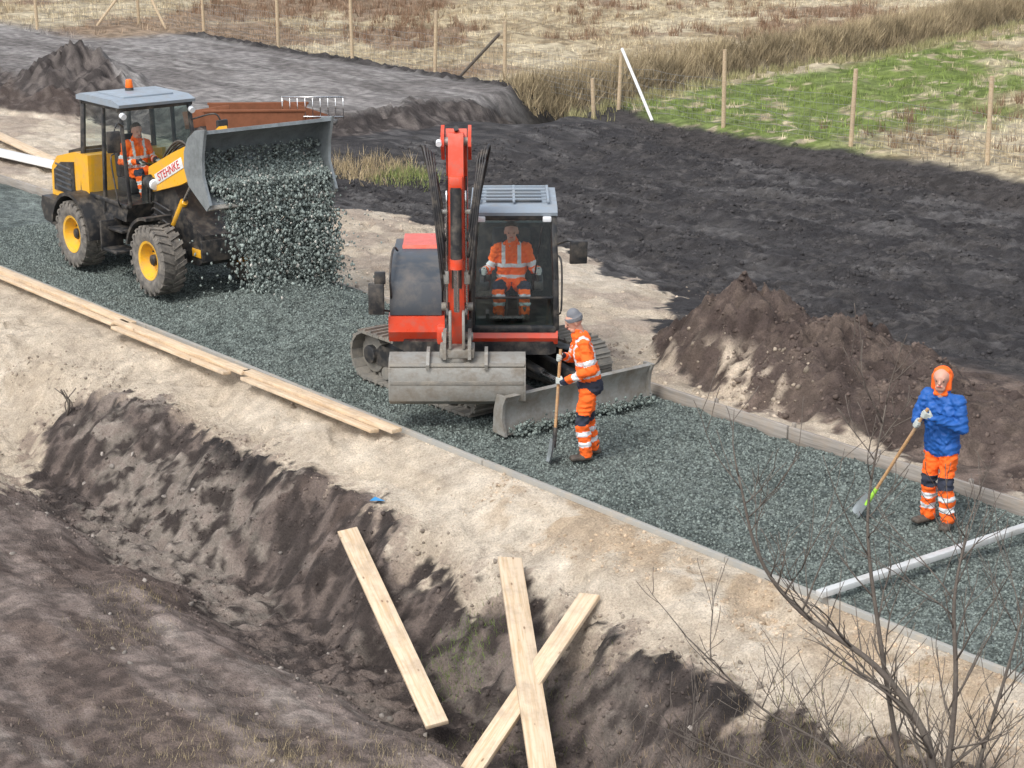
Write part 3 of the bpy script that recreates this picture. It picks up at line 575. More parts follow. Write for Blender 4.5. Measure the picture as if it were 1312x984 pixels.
for sg,nm in ((-1,'right'),(1,'left')):
    y=sorted((sg*1.07,sg*1.115))
    prism(WL,'bucket_side_'+nm,[(a+BX,b+bz) for a,b in [(3.10,2.97),(2.82,2.93),(2.6,2.79),(2.47,2.58),(2.45,2.34),(2.56,2.09),(3.06,1.78),(3.16,1.88),(2.98,2.3),(3.0,2.6)]],y[0],y[1],STEEL2,.006)
box(WL,'cutting_edge',(3.03+BX,0,1.855+bz),(.2,2.2,.03),STEEL,(0,.6,0),.005)
for sg in (-1,1): prism(WL,'bucket_bracket',[(2.38+BX,2.0),(2.56+BX,1.92),(2.53+BX,2.65),(2.4+BX,2.6)],sg*.40-.03,sg*.40+.03,BLK,.01)
n=700;stones('gravel_stuck_in_bucket',np.stack([2.56+BX+rng.uniform(0,.25,n),rng.uniform(-1.05,1.05,n),2.25+bz+rng.uniform(0,.35,n)],-1),rng.uniform(.01,.028,n),np.array((.22,.255,.235))*rng.uniform(.4,1.4,(n,1)),ICO,ICF,None,1.,WL)
# ---------------------------------------------------------------- excavator
EX=empty('tracked_excavator',(-19.55,15.12,0),0)
HD=math.radians(-38.5)
def track(par,yc,nm,w=.45):
    L2=1.05;R=.31;zc=.34
    nS=46;tot=4*L2+2*math.pi*R
    def pt(d):
        d%=tot
        if d<2*L2: return (-L2+d,zc+R,0)
        d-=2*L2
        if d<math.pi*R: a=d/R;return (L2+R*math.sin(a),zc+R*math.cos(a),a)
        d-=math.pi*R
        if d<2*L2: return (L2-d,zc-R,math.pi)
        d-=2*L2;a=d/R;return (-L2-R*math.sin(a),zc-R*math.cos(a),math.pi+a)
    V=[];F=[]
    def bx(c,s,a):
        b=len(V)
        for dx in(-.5,.5):
            for dy in(-.5,.5):
                for dz in(-.5,.5):
                    x=dx*s[0];z=dz*s[2]+c[3];V.append((c[0]+x*math.cos(a)+z*math.sin(a),c[1]+dy*s[1],c[2]-x*math.sin(a)+z*math.cos(a)))
        F.extend([(b,b+1,b+3,b+2),(b+4,b+6,b+7,b+5),(b,b+4,b+5,b+1),(b+2,b+3,b+7,b+6),(b,b+2,b+6,b+4),(b+1,b+5,b+7,b+3)])
    for i in range(nS):
        x,z,a=pt(i*tot/nS);bx((x,yc,z,0),(tot/nS*.93,w,.035),a);bx((x,yc,z,.03),(.03,w*.98,.035),a)
        bx((x,yc,z,-.04),(.06,.10,.06),a)
    mkobj(nm+'_shoes',V,F,TRK,par)
    prism(par,nm+'_frame',[(-.95,.22),(.95,.22),(1.0,.36),(.85,.5),(-.85,.5),(-1.0,.36)],yc-.11,yc+.11,BLK,.02)
    for x,r in ((-1.05,.25),(1.05,.25)):
        cyl(par,nm+'_wheel',(x,yc-.09,zc),(x,yc+.09,zc),r,TRK,seg=24,bev=.02);cyl(par,nm+'_hub',(x,yc-.16,zc),(x,yc+.16,zc),r*.5,BLK,seg=16,bev=.02)
    for x in (-.7,-.35,0,.35,.7): cyl(par,nm+'_roller',(x,yc-.14,.15),(x,yc+.14,.15),.085,TRK,seg=14)
track(EX,-.88,'right_track');track(EX,.88,'left_track')
box(EX,'track_cross_frame',(0,0,.45),(.9,1.5,.28),BLK,bev=.04);cyl(EX,'slew_ring',(0,0,.5),(0,0,.68),.45,BLK,seg=32)
prism(EX,'dozer_blade',[(1.98,.0),(2.02,.0),(1.95,.18),(1.96,.34),(2.04,.48),(1.99,.50),(1.90,.36),(1.89,.17)],-1.18,1.18,STEEL,.005)
for y in (-1.19,1.19): prism(EX,'blade_end',[(1.82,.02),(2.06,.0),(2.0,.2),(2.02,.38),(2.08,.50),(1.9,.50),(1.84,.3)],y-.02,y+.02,STEEL,.006)
for y in (-.45,.45): plank2(EX,'blade_arm',(.5,y,.42),(1.92,y,.26),(.14,.16),BLK)
cyl(EX,'blade_cylinder',(.5,0,.55),(1.3,0,.42),.06,BLK);cyl(EX,'blade_rod',(1.3,0,.42),(1.9,0,.35),.035,CHR)
for y in (-.8,.1,.7): box(EX,'blade_rib',(1.88,y,.26),(.1,.03,.34),STEEL)
n=700;stones('gravel_on_blade',np.stack([2.04+np.abs(rng.normal(0,.10,n)),rng.uniform(-1.15,1.15,n),np.full(n,.03)+np.abs(rng.normal(0,.05,n))],-1),rng.uniform(.01,.026,n),np.array((.16,.19,.172))*rng.uniform(.5,1.4,(n,1)),ICO,ICF,None,1.,EX)
UH=empty('upper_house');UH.parent=EX;UH.rotation_euler=(0,0,HD);UH.location=(0,0,-.07)
prism(UH,'house_deck',[(-1.15,-.75),(-.85,-1.05),(.6,-1.1),(1.0,-.85),(1.05,.9),(.95,.98),(-.8,1.02),(-1.15,.7),(-1.28,.3),(-1.28,-.3)],.74,.90,BLK,.03,'z')
prism(UH,'right_skirt',[(-1.05,.86),(.84,.86),(.92,1.0),(.90,1.20),(-1.1,1.20)],-1.13,-.42,ORG,.05)
prism(UH,'engine_cover',[(-1.05,1.21),(.88,1.21),(.88,1.38),(.78,1.62),(.55,1.76),(.2,1.82),(-.9,1.82),(-1.1,1.65)],-1.11,-.46,GREY,.09)
prism(UH,'engine_cover_top',[(-1.0,1.80),(-.25,1.80),(-.3,1.86),(-.95,1.88)],-1.0,-.5,ORG,.03)
for k in range(6): box(UH,'vent_slat',(-.55+.1*k,-1.118,1.5),(.05,.02,.26),BLK,bev=.003)
prism(UH,'counterweight',[(-1.38,-.5),(-1.25,-.85),(-.95,-1.08),(-.6,-1.1),(-.6,1.0),(-.95,1.0),(-1.25,.8),(-1.38,.5)],.88,1.5,GREY,.07,'z')
prism(UH,'rear_hood',[(-1.25,1.5),(-.64,1.5),(-.64,1.84),(-1.05,1.80),(-1.2,1.7)],-.85,.95,GREY,.06)
prism(UH,'left_skirt',[(-1.0,.86),(.98,.86),(1.03,.95),(1.0,1.04),(-1.0,1.04)],-.12,1.0,ORG,.03)
box(UH,'front_apron',(.92,-.32,.98),(.22,.4,.24),ORG,bev=.03)
tube(UH,'deck_handrail',[(.8,-1.08,1.25),(.88,-1.1,1.6),(.7,-1.1,1.85),(.3,-1.08,1.95),(0,-1.05,1.85)],.014,BLK)
tube(UH,'mirror_arm_right',[(.85,-1.1,1.25),(1.0,-1.22,1.35),(1.0,-1.25,1.7)],.014,BLK);box(UH,'mirror_right',(1.0,-1.27,1.45),(.05,.20,.40),BLK,(0,0,-.1),.03)
box(UH,'mirror_right_top',(1.0,-1.22,1.72),(.05,.14,.16),BLK,bev=.02)
a0,a1,y0,y1,zb,ztp=-.62,.98,-.08,.98,1.04,2.46
for x in (a0,a1):
    for y in (y0,y1):
        xt=x-(.16 if x>0 else 0)
        bar(UH,'cab_post',(x,y,zb),(x,y+(.01 if y<0 else -.01),zb+.66),.075,BLK);bar(UH,'cab_post_upper',(x,y+(.01 if y<0 else -.01),zb+.63),(xt,y+(.04 if y<.5 else -.04),ztp),.075,BLK)
for y in (y0,y1): 
    bar(UH,'cab_sill',(a0,y,zb+.03),(a1,y,zb+.03),.08,BLK);bar(UH,'cab_top_rail',(a0,y+(.04 if y<0 else -.04),ztp),(a1-.16,y+(.04 if y<0 else -.04),ztp),.09,BLK)
bar(UH,'front_sill',(a1,y0,zb+.02),(a1,y1,zb+.02),.09,BLK);bar(UH,'front_header',(a1-.16,y0,ztp-.01),(a1-.16,y1,ztp-.01),.07,BLK);bar(UH,'rear_header',(a0,y0,ztp),(a0,y1,ztp),.09,BLK)
bar(UH,'windscreen_split',(a1+.005,y0,zb+.42),(a1+.005,y1,zb+.42),.03,BLK)
mkobj('windscreen_lower',[(a1,y0,zb),(a1,y1,zb),(a1,y1,zb+.42),(a1,y0,zb+.42)],[(0,1,2,3)],GLASSG,UH)
mkobj('windscreen_upper',[(a1,y0,zb+.44),(a1,y1,zb+.44),(a1-.16,y1-.04,ztp),(a1-.16,y0+.04,ztp)],[(0,1,2,3)],GLASS,UH)
for y,nm in ((y0,'right'),(y1,'left')): mkobj('cab_side_window_'+nm,[(a0,y,zb+.1),(a1,y,zb+.1),(a1-.16,y,ztp),(a0,y,ztp)],[(0,1,2,3)],GLASS,UH)
mkobj('cab_rear_window',[(a0+.01,y0,2.1),(a0+.01,y1,2.1),(a0+.01,y1,ztp),(a0+.01,y0,ztp)],[(0,1,2,3)],GLASSG,UH)
bar(UH,'door_post',(.1,y1+.005,zb),(.1,y1-.035,ztp),.06,BLK)
prism(UH,'cab_rear_panel',[(a0-.03,1.0),(a0+.03,1.0),(a0+.03,2.1),(a0-.03,2.1)],y0,y1,BLK,.01)
zr=ztp-2.62
prism(UH,'cab_roof',[(a0-.05,2.64+zr),(a1-.10,2.64+zr),(a1-.09,2.68+zr),(a1-.2,2.73+zr),(a0+.05,2.73+zr),(a0-.05,2.69+zr)],y0-.01,y1+.01,ROOF,.025)
box(UH,'roof_hatch',(.12,(y0+y1)/2,2.745+zr),(.7,.7,.03),GREY,bev=.01)
for k in range(5): bar(UH,'roof_guard_bar',(-.35+.22*k,y0+.12,2.785+zr),(-.35+.22*k,y1-.12,2.785+zr),.025,ROOF)
for y in (y0+.1,(y0+y1)/2,y1-.1): bar(UH,'roof_guard_rail',(-.45,y,2.77+zr),(.62,y,2.77+zr),.035,ROOF)
box(UH,'cab_floor',(.2,.45,1.06),(1.5,1.0,.04),BLK)
for y in (y0+.12,y1-.12): box(UH,'cab_work_lamp',(a1-.09,y,2.60+zr),(.06,.11,.07),LAMP,bev=.015)
bar(UH,'wiper',(a1-.01,.68,zb+.5),(a1-.13,.80,ztp-.12),.015,BLK)
tube(UH,'cab_handrail',[(a1+.03,y1+.02,1.25),(a1+.08,y1+.06,1.35),(a1+.02,y1+.06,1.9),(a1-.08,y1,2.0)],.013,BLK)
tube(UH,'mirror_arm_left',[(a1-.1,y1,2.12),(a1+.08,y1+.15,2.2),(a1+.05,y1+.24,2.15)],.013,BLK);box(UH,'mirror_left',(a1+.05,y1+.27,2.05),(.05,.22,.30),BLK,(0,.15,.15),.03)
box(UH,'seat_base',(-.15,.42,1.30),(.5,.5,.2),SEAT,bev=.06);box(UH,'seat_back',(-.40,.42,1.72),(.14,.5,.7),SEAT,(0,-.12,0),.06);box(UH,'seat_pedestal',(-.15,.42,1.14),(.4,.35,.2),BLK)
for y in (.08,.76): box(UH,'armrest_console',(.02,y,1.44),(.5,.14,.14),BLK,bev=.03);bar(UH,'joystick',(.26,y,1.5),(.30,y,1.66),.03,BLK)
for y in (.36,.50): bar(UH,'travel_lever',(.68,y,1.08),(.62,y,1.40),.022,BLK);box(UH,'travel_pedal',(.68,y,1.12),(.2,.1,.03),BLK,(0,-.3,0))
yb=-.24
box(UH,'boom_bracket',(1.12,yb,1.02),(.42,.34,.5),BLK,bev=.03)
boom=[(1.0,.95),(1.28,.90),(1.34,1.5),(1.22,2.3),(1.30,2.75),(1.55,3.2),(1.72,3.55),(1.62,3.68),(1.42,3.62),(1.12,3.1),(.90,2.5),(.92,1.7)]
prism(UH,'boom',boom,yb-.125,yb+.125,ORG,.02)
for sg in (-1,1): prism(UH,'boom_head_cheek',[(1.4,3.44),(1.58,3.30),(1.84,3.50),(1.82,3.64),(1.6,3.72)],yb+sg*.16-.02,yb+sg*.16+.02,ORG,.01)
arm2=[(1.64,3.64),(1.52,3.46),(1.60,2.8),(1.66,1.95),(1.74,1.18),(1.86,1.10),(1.92,1.22),(1.92,2.0),(1.98,2.9),(1.98,3.5),(1.90,3.66)]
prism(UH,'dipper_arm',arm2,yb-.09,yb+.09,ORG,.02)
box(UH,'arm_wear_plate',(1.945,yb,2.35),(.02,.12,1.1),BLK,(0,.05,0))
for sg in (-1,1):
    for j in range(4):
        o_=.022*j;up=.03*j
        tube(UH,'hydraulic_hose',[(1.2-.02*j,yb+sg*(.16+o_*.3),1.2+.15*j),(1.3,yb+sg*(.16+o_*.5),2.0),(1.38,yb+sg*(.18+o_),2.65),(1.5,yb+sg*(.25+o_*1.5),3.10+up),(1.68,yb+sg*(.28+o_*1.8),3.38+up),(1.88,yb+sg*(.26+o_*1.6),3.36+up),(2.02,yb+sg*(.21+o_),2.95),(2.02,yb+sg*(.13+o_*.5),2.4-.2*j)],.014+.003*(j%2),HOSE)
    tube(UH,'hydraulic_line',[(1.97,yb+sg*.11,3.0),(1.98,yb+sg*.115,2.2),(1.95,yb+sg*.12,1.5)],.014,CHR)
    prism(UH,'arm_guard',[(1.55,3.1),(1.7,3.1),(1.78,2.2),(1.9,1.5),(1.82,1.45),(1.62,2.2)],yb+sg*.115-.010,yb+sg*.115+.010,BLK,.004)
    box(UH,'hose_clamp',(1.98,yb+sg*.15,2.75),(.06,.10,.05),STEEL);box(UH,'hose_clamp',(1.36,yb+sg*.19,2.4),(.1,.10,.05),STEEL);box(UH,'valve_block',(1.97,yb+sg*.13,1.95),(.08,.08,.16),STEEL)
cyl(UH,'arm_lamp',(1.86,yb-.2,3.56),(1.92,yb-.2,3.54),.035,LAMP,seg=12)
cyl(UH,'bucket_cylinder',(2.05,yb,3.05),(2.09,yb,2.15),.068,BLK);cyl(UH,'bucket_cylinder_gland',(2.09,yb,2.2),(2.09,yb,2.08),.078,ORG);cyl(UH,'bucket_rod',(2.09,yb,2.15),(2.06,yb,1.55),.035,CHR)
box(UH,'cylinder_mount',(2.0,yb,3.1),(.16,.16,.16),ORG,bev=.02)
cyl(UH,'boom_cylinder_barrel',(1.42,yb,1.0),(1.44,yb,1.75),.07,BLK);cyl(UH,'boom_cylinder_rod',(1.44,yb,1.75),(1.36,yb,2.4),.038,CHR)
cyl(UH,'arm_cylinder',(1.05,yb,2.85),(1.42,yb,3.62),.06,BLK);cyl(UH,'arm_cylinder_rod',(1.40,yb,3.58),(1.72,yb,3.70),.03,BLK)
for z in (3.55,1.18,1.55): cyl(UH,'pivot_pin',(1.80 if z<3 else 1.76,yb-.19,z),(1.80 if z<3 else 1.76,yb+.19,z),.05,STEEL)
for sg in (-1,1):
    plank2(UH,'bucket_link',(2.06,yb+sg*.11,1.55),(1.82,yb+sg*.11,1.38),(.03,.09),BLK);plank2(UH,'bucket_link_front',(2.06,yb+sg*.08,1.56),(2.08,yb+sg*.08,1.10),(.035,.11),STEEL)
    prism(UH,'coupler_plate',[(1.72,1.26),(1.9,1.28),(2.14,1.18),(2.16,.98),(1.74,.98)],yb+sg*.15-.02,yb+sg*.15+.02,STEEL,.01)
box(UH,'coupler_block',(1.94,yb,1.04),(.36,.42,.12),STEEL,bev=.02);cyl(UH,'tilt_rotator',(1.94,yb,.90),(1.94,yb,1.02),.17,STEEL,seg=24,bev=.02)
gi=[(1.70,.46),(1.95,.40),(2.12,.48),(2.18,.64),(2.14,.84),(2.0,.93),(1.80,.95)]
go=[(1.80,.985),(2.02,.965),(2.17,.87),(2.215,.64),(2.15,.46),(1.96,.37),(1.68,.43)]
prism(UH,'grading_bucket',gi+go,yb-.80,yb+.80,STEEL,.004)
for sg in (-1,1): prism(UH,'bucket_end',[(1.68,.43),(1.96,.37),(2.15,.46),(2.215,.64),(2.17,.87),(2.02,.97),(1.80,.985),(1.72,.74)],yb+sg*.81-.015,yb+sg*.81+.015,STEEL,.004)
box(UH,'bucket_wear_strip',(2.20,yb,.70),(.03,1.6,.05),TRK,bev=.004)
box(UH,'bucket_lip_strip',(2.13,yb,.895),(.06,1.62,.05),TRK,(0,-.8,0),.004)
for dy in (-.35,.35): prism(UH,'bucket_rib',[(1.8,.98),(2.05,.97),(2.2,.86),(2.22,.93),(2.05,1.05),(1.8,1.05)],yb+dy-.02,yb+dy+.02,STEEL,.004)
# ---------------------------------------------------------------- people
def capsule(V,F,p0,p1,r0,r1,seg=14,cap=4):
    p0=Vector(p0);p1=Vector(p1);d=p1-p0;L_=d.length
    if L_<1e-5:d=Vector((0,0,1))
    d.normalize();a=d.cross(Vector((0,1,0)) if abs(d.y)<.9 else Vector((1,0,0))).normalized();b=d.cross(a)
    rings=[]
    for i in range(1,cap+1):
        t=math.pi/2*i/cap;rings.append((p0-d*r0*math.cos(t),r0*math.sin(t)))
    for i in range(cap,0,-1):
        t=math.pi/2*i/cap;rings.append((p1+d*r1*math.cos(t),r1*math.sin(t)))
    base=len(V);V.append(tuple(p0-d*r0))
    for c,r in rings:
        for k in range(seg):
            t=2*math.pi*k/seg;V.append(tuple(c+a*r*math.cos(t)+b*r*math.sin(t)))
    V.append(tuple(p1+d*r1));n=len(rings)
    for k in range(seg): F.append((base,base+1+(k+1)%seg,base+1+k));F.append((base+1+(n-1)*seg+k,base+1+(n-1)*seg+(k+1)%seg,base+1+n*seg))
    for i in range(n-1):
        for k in range(seg):
            q=base+1+i*seg;F.append((q+k,q+(k+1)%seg,q+seg+(k+1)%seg,q+seg+k))
def remesh(name,V,F,vox,par,sm=3,lap=.5):
    me=bpy.data.meshes.new(name);me.from_pydata(V,[],F);o=bpy.data.objects.new(name,me);COL.objects.link(o)
    m=o.modifiers.new('r','REMESH');m.mode='VOXEL';m.voxel_size=vox
    if sm: s=o.modifiers.new('s','SMOOTH');s.iterations=sm;s.factor=lap
    dg=bpy.context.evaluated_depsgraph_get();dg.update()
    m2=bpy.data.meshes.new_from_object(o.evaluated_get(dg));bpy.data.objects.remove(o)
    m2.name=name;o=bpy.data.objects.new(name,m2);COL.objects.link(o)
    if par:o.parent=par
    for p in m2.polygons:p.use_smooth=True
    return o
def hand(par,nm,g,h,fd,ns,m):
    l=Vector(h).normalized();d=Vector(fd);d=(d-l*d.dot(l)).normalized();n=l.cross(d)
    if n.dot(Vector(ns))<0:n=-n
    w=Vector(g)-d*.075-n*.032;V=[];F=[]
    for k in (-.026,-.009,.009,.026): capsule(V,F,w+l*k*.7+d*.01,w+l*k+d*.08,.017,.014,8,3)
    capsule(V,F,w-d*.03,w+d*.02,.026,.024,10,3)
    for i,k in enumerate((-.033,-.011,.011,.032)):
        L_=(.030,.038,.040,.034)[i];p=w+l*k+d*.082;ang=0
        for j,(da,ll) in enumerate(((55,L_),(75,L_*.72),(60,L_*.55))):
            ang+=math.radians(da);q=p+(d*math.cos(ang)+n*math.sin(ang))*ll;capsule(V,F,p,q,.0105-.001*j,.0098-.001*j,8,3);p=q
    s=1 if l.z>=0 else -1
    p=w+l*.028*s+d*.02;q=p+(l*.5*s+d*.5+n*.45)*.045;capsule(V,F,p,q,.014,.012,8,3);r=q+(d*.4+n*.75-l*.1*s)*.038;capsule(V,F,q,r,.012,.0095,8,3)
    o=remesh(nm,V,F,.0048,par,2);o.data.materials.append(m);return w
def person(name,loc,rz,J,jk,tr,hat,glove=GLV,headyaw=0,headpitch=0,seed=1,handinfo=None):
    E=empty(name,loc,rz)
    V=[];F=[];bones=[]
    wr={}
    for s in 'LR':
        g,h,fd,nsn=handinfo[s];wr[s]=hand(E,'hand_'+s,g,h,fd,nsn,glove)
    def cap(tag,a,b,r0,r1,kind):
        a=Vector(J[a]) if isinstance(a,str) else Vector(a);b=Vector(J[b]) if isinstance(b,str) else Vector(b)
        capsule(V,F,a,b,r0,r1);bones.append((kind,tag,a,b,r0,r1))
    pel=Vector(J['pelvis']);ch=Vector(J['chest']);nk=Vector(J['neck'])
    sh=(Vector(J['shL'])-Vector(J['shR']));ly=sh.normalized()
    hipL,hipR=Vector(J['hipL']),Vector(J['hipR']);hy=(hipL-hipR).normalized()
    for sg in (-1,1):
        cap('t',pel+hy*.055*sg,ch+ly*.075*sg,.118,.124,'torso')
    cap('t',ch,nk-(nk-ch)*.35,.120,.08,'torso')
    cap('sh',Vector(J['shL'])-ly*.02,Vector(J['shR'])+ly*.02,.074,.074,'torso')
    low=pel-(ch-pel).normalized()*.07
    for sg in (-1,1): cap('hem',pel+hy*.06*sg,low+hy*.065*sg,.118,.124,'torso')
    cap('col',nk-(nk-ch)*.2,nk+(nk-ch).normalized()*.02,.08,.07,'collar')
    for s in 'LR':
        cap('ua'+s,'sh'+s,'el'+s,.070,.056,'upper_arm');cap('fa'+s,'el'+s,tuple(wr[s]),.056,.038,'forearm')
        cap('th'+s,'hip'+s,'kn'+s,.098,.073,'thigh')
        cap('ca'+s,'kn'+s,'an'+s,.073,.068,'calf')
    body=remesh('clothed_body',V,F,.012,E,2)
    me=body.data;nv=len(me.vertices);co=np.empty(nv*3);me.vertices.foreach_get('co',co);co=co.reshape(-1,3)
    no=np.empty(nv*3);me.vertices.foreach_get('normal',no);no=no.reshape(-1,3)
    f=fbm(co[:,0]*13+co[:,1]*6+seed,co[:,2]*9+co[:,1]*8,3,seed)-.5;f2=1-np.abs(2*fbm(co[:,0]*6+co[:,1]*17+co[:,2]*7,co[:,2]*20-co[:,1]*9+seed,2,seed+3)-1)
    me.vertices.foreach_set('co',(co+no*(f*.045+(f2-.6)*.034)[:,None]).ravel())
    mats=[jk,tr,REFL,NAVY,BLUE];[me.materials.append(m) for m in mats]
    nf=len(me.polygons);fc=np.empty(nf*3);me.polygons.foreach_get('center',fc);fc=fc.reshape(-1,3)
    best=np.full(nf,1e9);bi=np.zeros(nf,int);bu=np.zeros(nf)
    for i,(kd,tg,a,b,r0,r1) in enumerate(bones):
        a=np.array(a);b=np.array(b);ab=b-a;L2=ab@ab;u=np.clip(((fc-a)@ab)/L2,0,1);d=np.linalg.norm(fc-a-u[:,None]*ab,axis=1)-(r0+(r1-r0)*u)
        k=d<best;best[k]=d[k];bi[k]=i;bu[k]=u[k]
    ax=np.array((ch-pel));hh=((fc-np.array(pel))@ax)/(ax@ax)
    idx=np.zeros(nf,int);isb=(jk is BLUE)
    lat=(fc-np.array(ch))@np.array(ly)
    for i,(kd,tg,a,b,r0,r1) in enumerate(bones):
        k=bi==i;u=bu
        if kd=='torso':
            v=np.zeros(nf,int)
            if not isb:
                v[(hh>.18)&(hh<.32)]=2;v[(hh>.62)&(hh<.76)]=2
                v[(hh<.04)]=3
                v[(np.abs(np.abs(lat)-.10)<.026)&(hh>.76)]=2
            idx[k]=v[k]
        elif kd=='collar': idx[k]=0
        elif kd in('upper_arm','forearm'):
            v=np.zeros(nf,int)
            if not isb:
                if kd=='upper_arm': v[(u>.62)&(u<.84)]=2
                else: v[(u>.42)&(u<.62)]=2;v[u>.86]=3
            idx[k]=v[k]
        elif kd=='thigh':
            v=np.ones(nf,int);v[(u>.80)]=3;idx[k]=v[k]
        else:
            v=np.ones(nf,int);v[u<.10]=3;v[(u>.30)&(u<.44)]=2;v[(u>.62)&(u<.76)]=2;idx[k]=v[k]
    me.polygons.foreach_set('material_index',idx)
    for s in 'LR':
        V=[];F=[];an=Vector(J['an'+s]);fw=Vector(J['ft'+s]).normalized()
        capsule(V,F,an+Vector((0,0,.05)),an-Vector((0,0,.035)),.056,.05);b=an-Vector((0,0,.045))
        for sg in (-1,1):
            sd=fw.cross(Vector((0,0,1)))*.016*sg;capsule(V,F,b-fw*.05+sd,b+fw*.16+sd*1.6,.036,.033)
        o=remesh('boot_'+s,V,F,.009,E,2);o.data.materials.append(BOOT)
    H=empty('head');H.parent=E;H.location=J['head'];H.rotation_euler=(0,headpitch,headyaw)
    V=[];F=[];capsule(V,F,(-.015,0,.03),(-.005,0,.035),.088,.088);capsule(V,F,(.03,0,.03),(.02,0,-.03),.07,.062);capsule(V,F,(.045,-.018,-.075),(.045,.018,-.075),.036,.036)
    capsule(V,F,(.088,0,.015),(.105,0,-.018),.011,.016,10,3);capsule(V,F,(.08,-.022,-.052),(.08,.022,-.052),.014,.014,8,3);capsule(V,F,(.075,-.035,.028),(.075,.035,.028),.018,.018,8,3)
    capsule(V,F,(-.02,0,-.16),(-.01,0,-.02),.056,.055)
    for sg in (-1,1): capsule(V,F,(.0,sg*.082,.015),(-.008,sg*.084,-.02),.016,.011,8,3)
    o=remesh('face',V,F,.0065,H,3,.4);o.data.materials.append(SKIN)
    for sg in (-1,1):
        V=[];F=[];capsule(V,F,(.079,sg*.031,.006),(.0795,sg*.034,.006),.010,.010,10,4);mkobj('eye',V,F,EYE,H,True)
        V=[];F=[];capsule(V,F,(.090,sg*.018,.030),(.083,sg*.046,.030),.005,.004,6,2);mkobj('eyebrow',V,F,HAIR,H,True)
    V=[];F=[];capsule(V,F,(.094,-.018,-.050),(.094,.018,-.050),.004,.004,6,2);mkobj('mouth',V,F,REDT,H,True)
    if hat=='beanie':
        V=[];F=[];capsule(V,F,(-.022,0,.052),(-.018,0,.085),.094,.080);o=remesh('beanie',V,F,.009,H,2);o.data.materials.append(BEAN)
        lathe(H,'beanie_cuff',[(.092,-.022),(.103,-.016),(.105,.02),(.095,.028)],(0,0,0),BEAN,30).matrix_local=Matrix.Translation((-.012,0,.045))@Matrix.Rotation(math.pi/2,4,'X')
    elif hat=='hood':
        V=[];F=[];capsule(V,F,(-.055,0,.03),(-.05,0,.035),.110,.106);capsule(V,F,(-.05,0,-.12),(-.05,0,.0),.085,.098)
        for sg in (-1,1): capsule(V,F,(-.01,sg*.086,-.09),(-.003,sg*.086,.04),.022,.022,8)
        capsule(V,F,(-.003,-.06,.100),(-.003,.06,.100),.024,.024,8);capsule(V,F,(.01,-.05,-.145),(.01,.05,-.145),.028,.028,8)
        o=remesh('hood',V,F,.009,H,2);o.data.materials.append(HIV)
    elif hat=='hair':
        V=[];F=[];capsule(V,F,(-.028,0,.045),(-.018,0,.06),.092,.086);o=remesh('hair',V,F,.009,H,2);o.data.materials.append(HAIR)
    if hat!='hood':
        V=[];F=[]
        nb=nk-Vector((.07,0,-.0))
        for sg in (-1,1): capsule(V,F,nb,nk+Vector((.035,sg*.085,-.01)),.05,.028,10)
        capsule(V,F,nb+Vector((-.02,0,-.06)),nb,.06,.05);o=remesh('folded_hood',V,F,.011,E,2);o.data.materials.append(jk)
    return E
def shovel(name,par_loc,rz,tip,top,bladedir,bm_=STEEL2,coll=None):
    E=empty(name,par_loc,rz);tip=Vector(tip);top=Vector(top);d=(top-tip).normalized()
    cyl(E,'shaft',tuple(tip+d*.22),tuple(top),.018,SHAFT,seg=12)
    cyl(E,'socket',tuple(tip+d*.18),tuple(tip+d*.42),.023,coll or BLK,seg=12)
    x=(Vector(bladedir)-d*Vector(bladedir).dot(d)).normalized();y=d.cross(x);V=[];F=[];nu,nv=8,8
    for k,off in enumerate((0,.004)):
        for i in range(nu+1):
            for j in range(nv+1):
                u=i/nu;v=j/nv*2-1;wd=.115*(1-.35*max(0,(.35-u)/.35)**2)*(1-.15*u);dep=.035*(v*v)+.03*(1-u)**2
                V.append(tuple(tip+d*(u*.27)+y*(v*wd)+x*(dep+off)))
        b=k*(nu+1)*(nv+1)
        for i in range(nu):
            for j in range(nv):
                q=b+i*(nv+1)+j;F.append((q,q+1,q+nv+2,q+nv+1))
    mkobj('blade',V,F,bm_,E,True);return E
def gz(s,t): return float(road(np.array([s]),np.array([t]))[0])
L1=(-16.25,14.12);g1=gz(*L1)
J1=dict(pelvis=(-.03,0,.96),chest=(.04,0,1.30),neck=(.10,0,1.49),head=(.15,0,1.64),shL=(.07,.185,1.41),shR=(.05,-.185,1.43),elL=(.0,.27,1.14),elR=(.12,-.26,1.16),
 hipL=(-.03,.085,.90),hipR=(-.03,-.085,.90),knL=(.07,.10,.49),knR=(-.03,-.10,.49),anL=(.02,.11,.10),anR=(-.12,-.11,.10),ftL=(1,.15,0),ftR=(1,-.1,0))
b1=Vector((.40,.10,.0));t1=Vector((.30,-.02,1.32));dd=(t1-b1)/ (t1-b1).z
def at(b,dv,z): return tuple(b+dv*z)
person('construction_worker',(L1[0],L1[1],g1),math.radians(-128.7+8),J1,HIV,HIV,'beanie',headpitch=.35,seed=3,
 handinfo=dict(L=(at(b1,dd,.96),dd,(.8,-.5,-.1),(0,-1,0)),R=(at(b1,dd,1.22),dd,(.6,.7,.1),(0,1,0))))
shovel('shovel',(L1[0],L1[1],g1),math.radians(-128.7+8),tuple(b1),tuple(t1),(1,0,0),STEEL2,HOSE)
L2=(-12.3,15.6);g2=gz(*L2);R2=math.radians(-80)
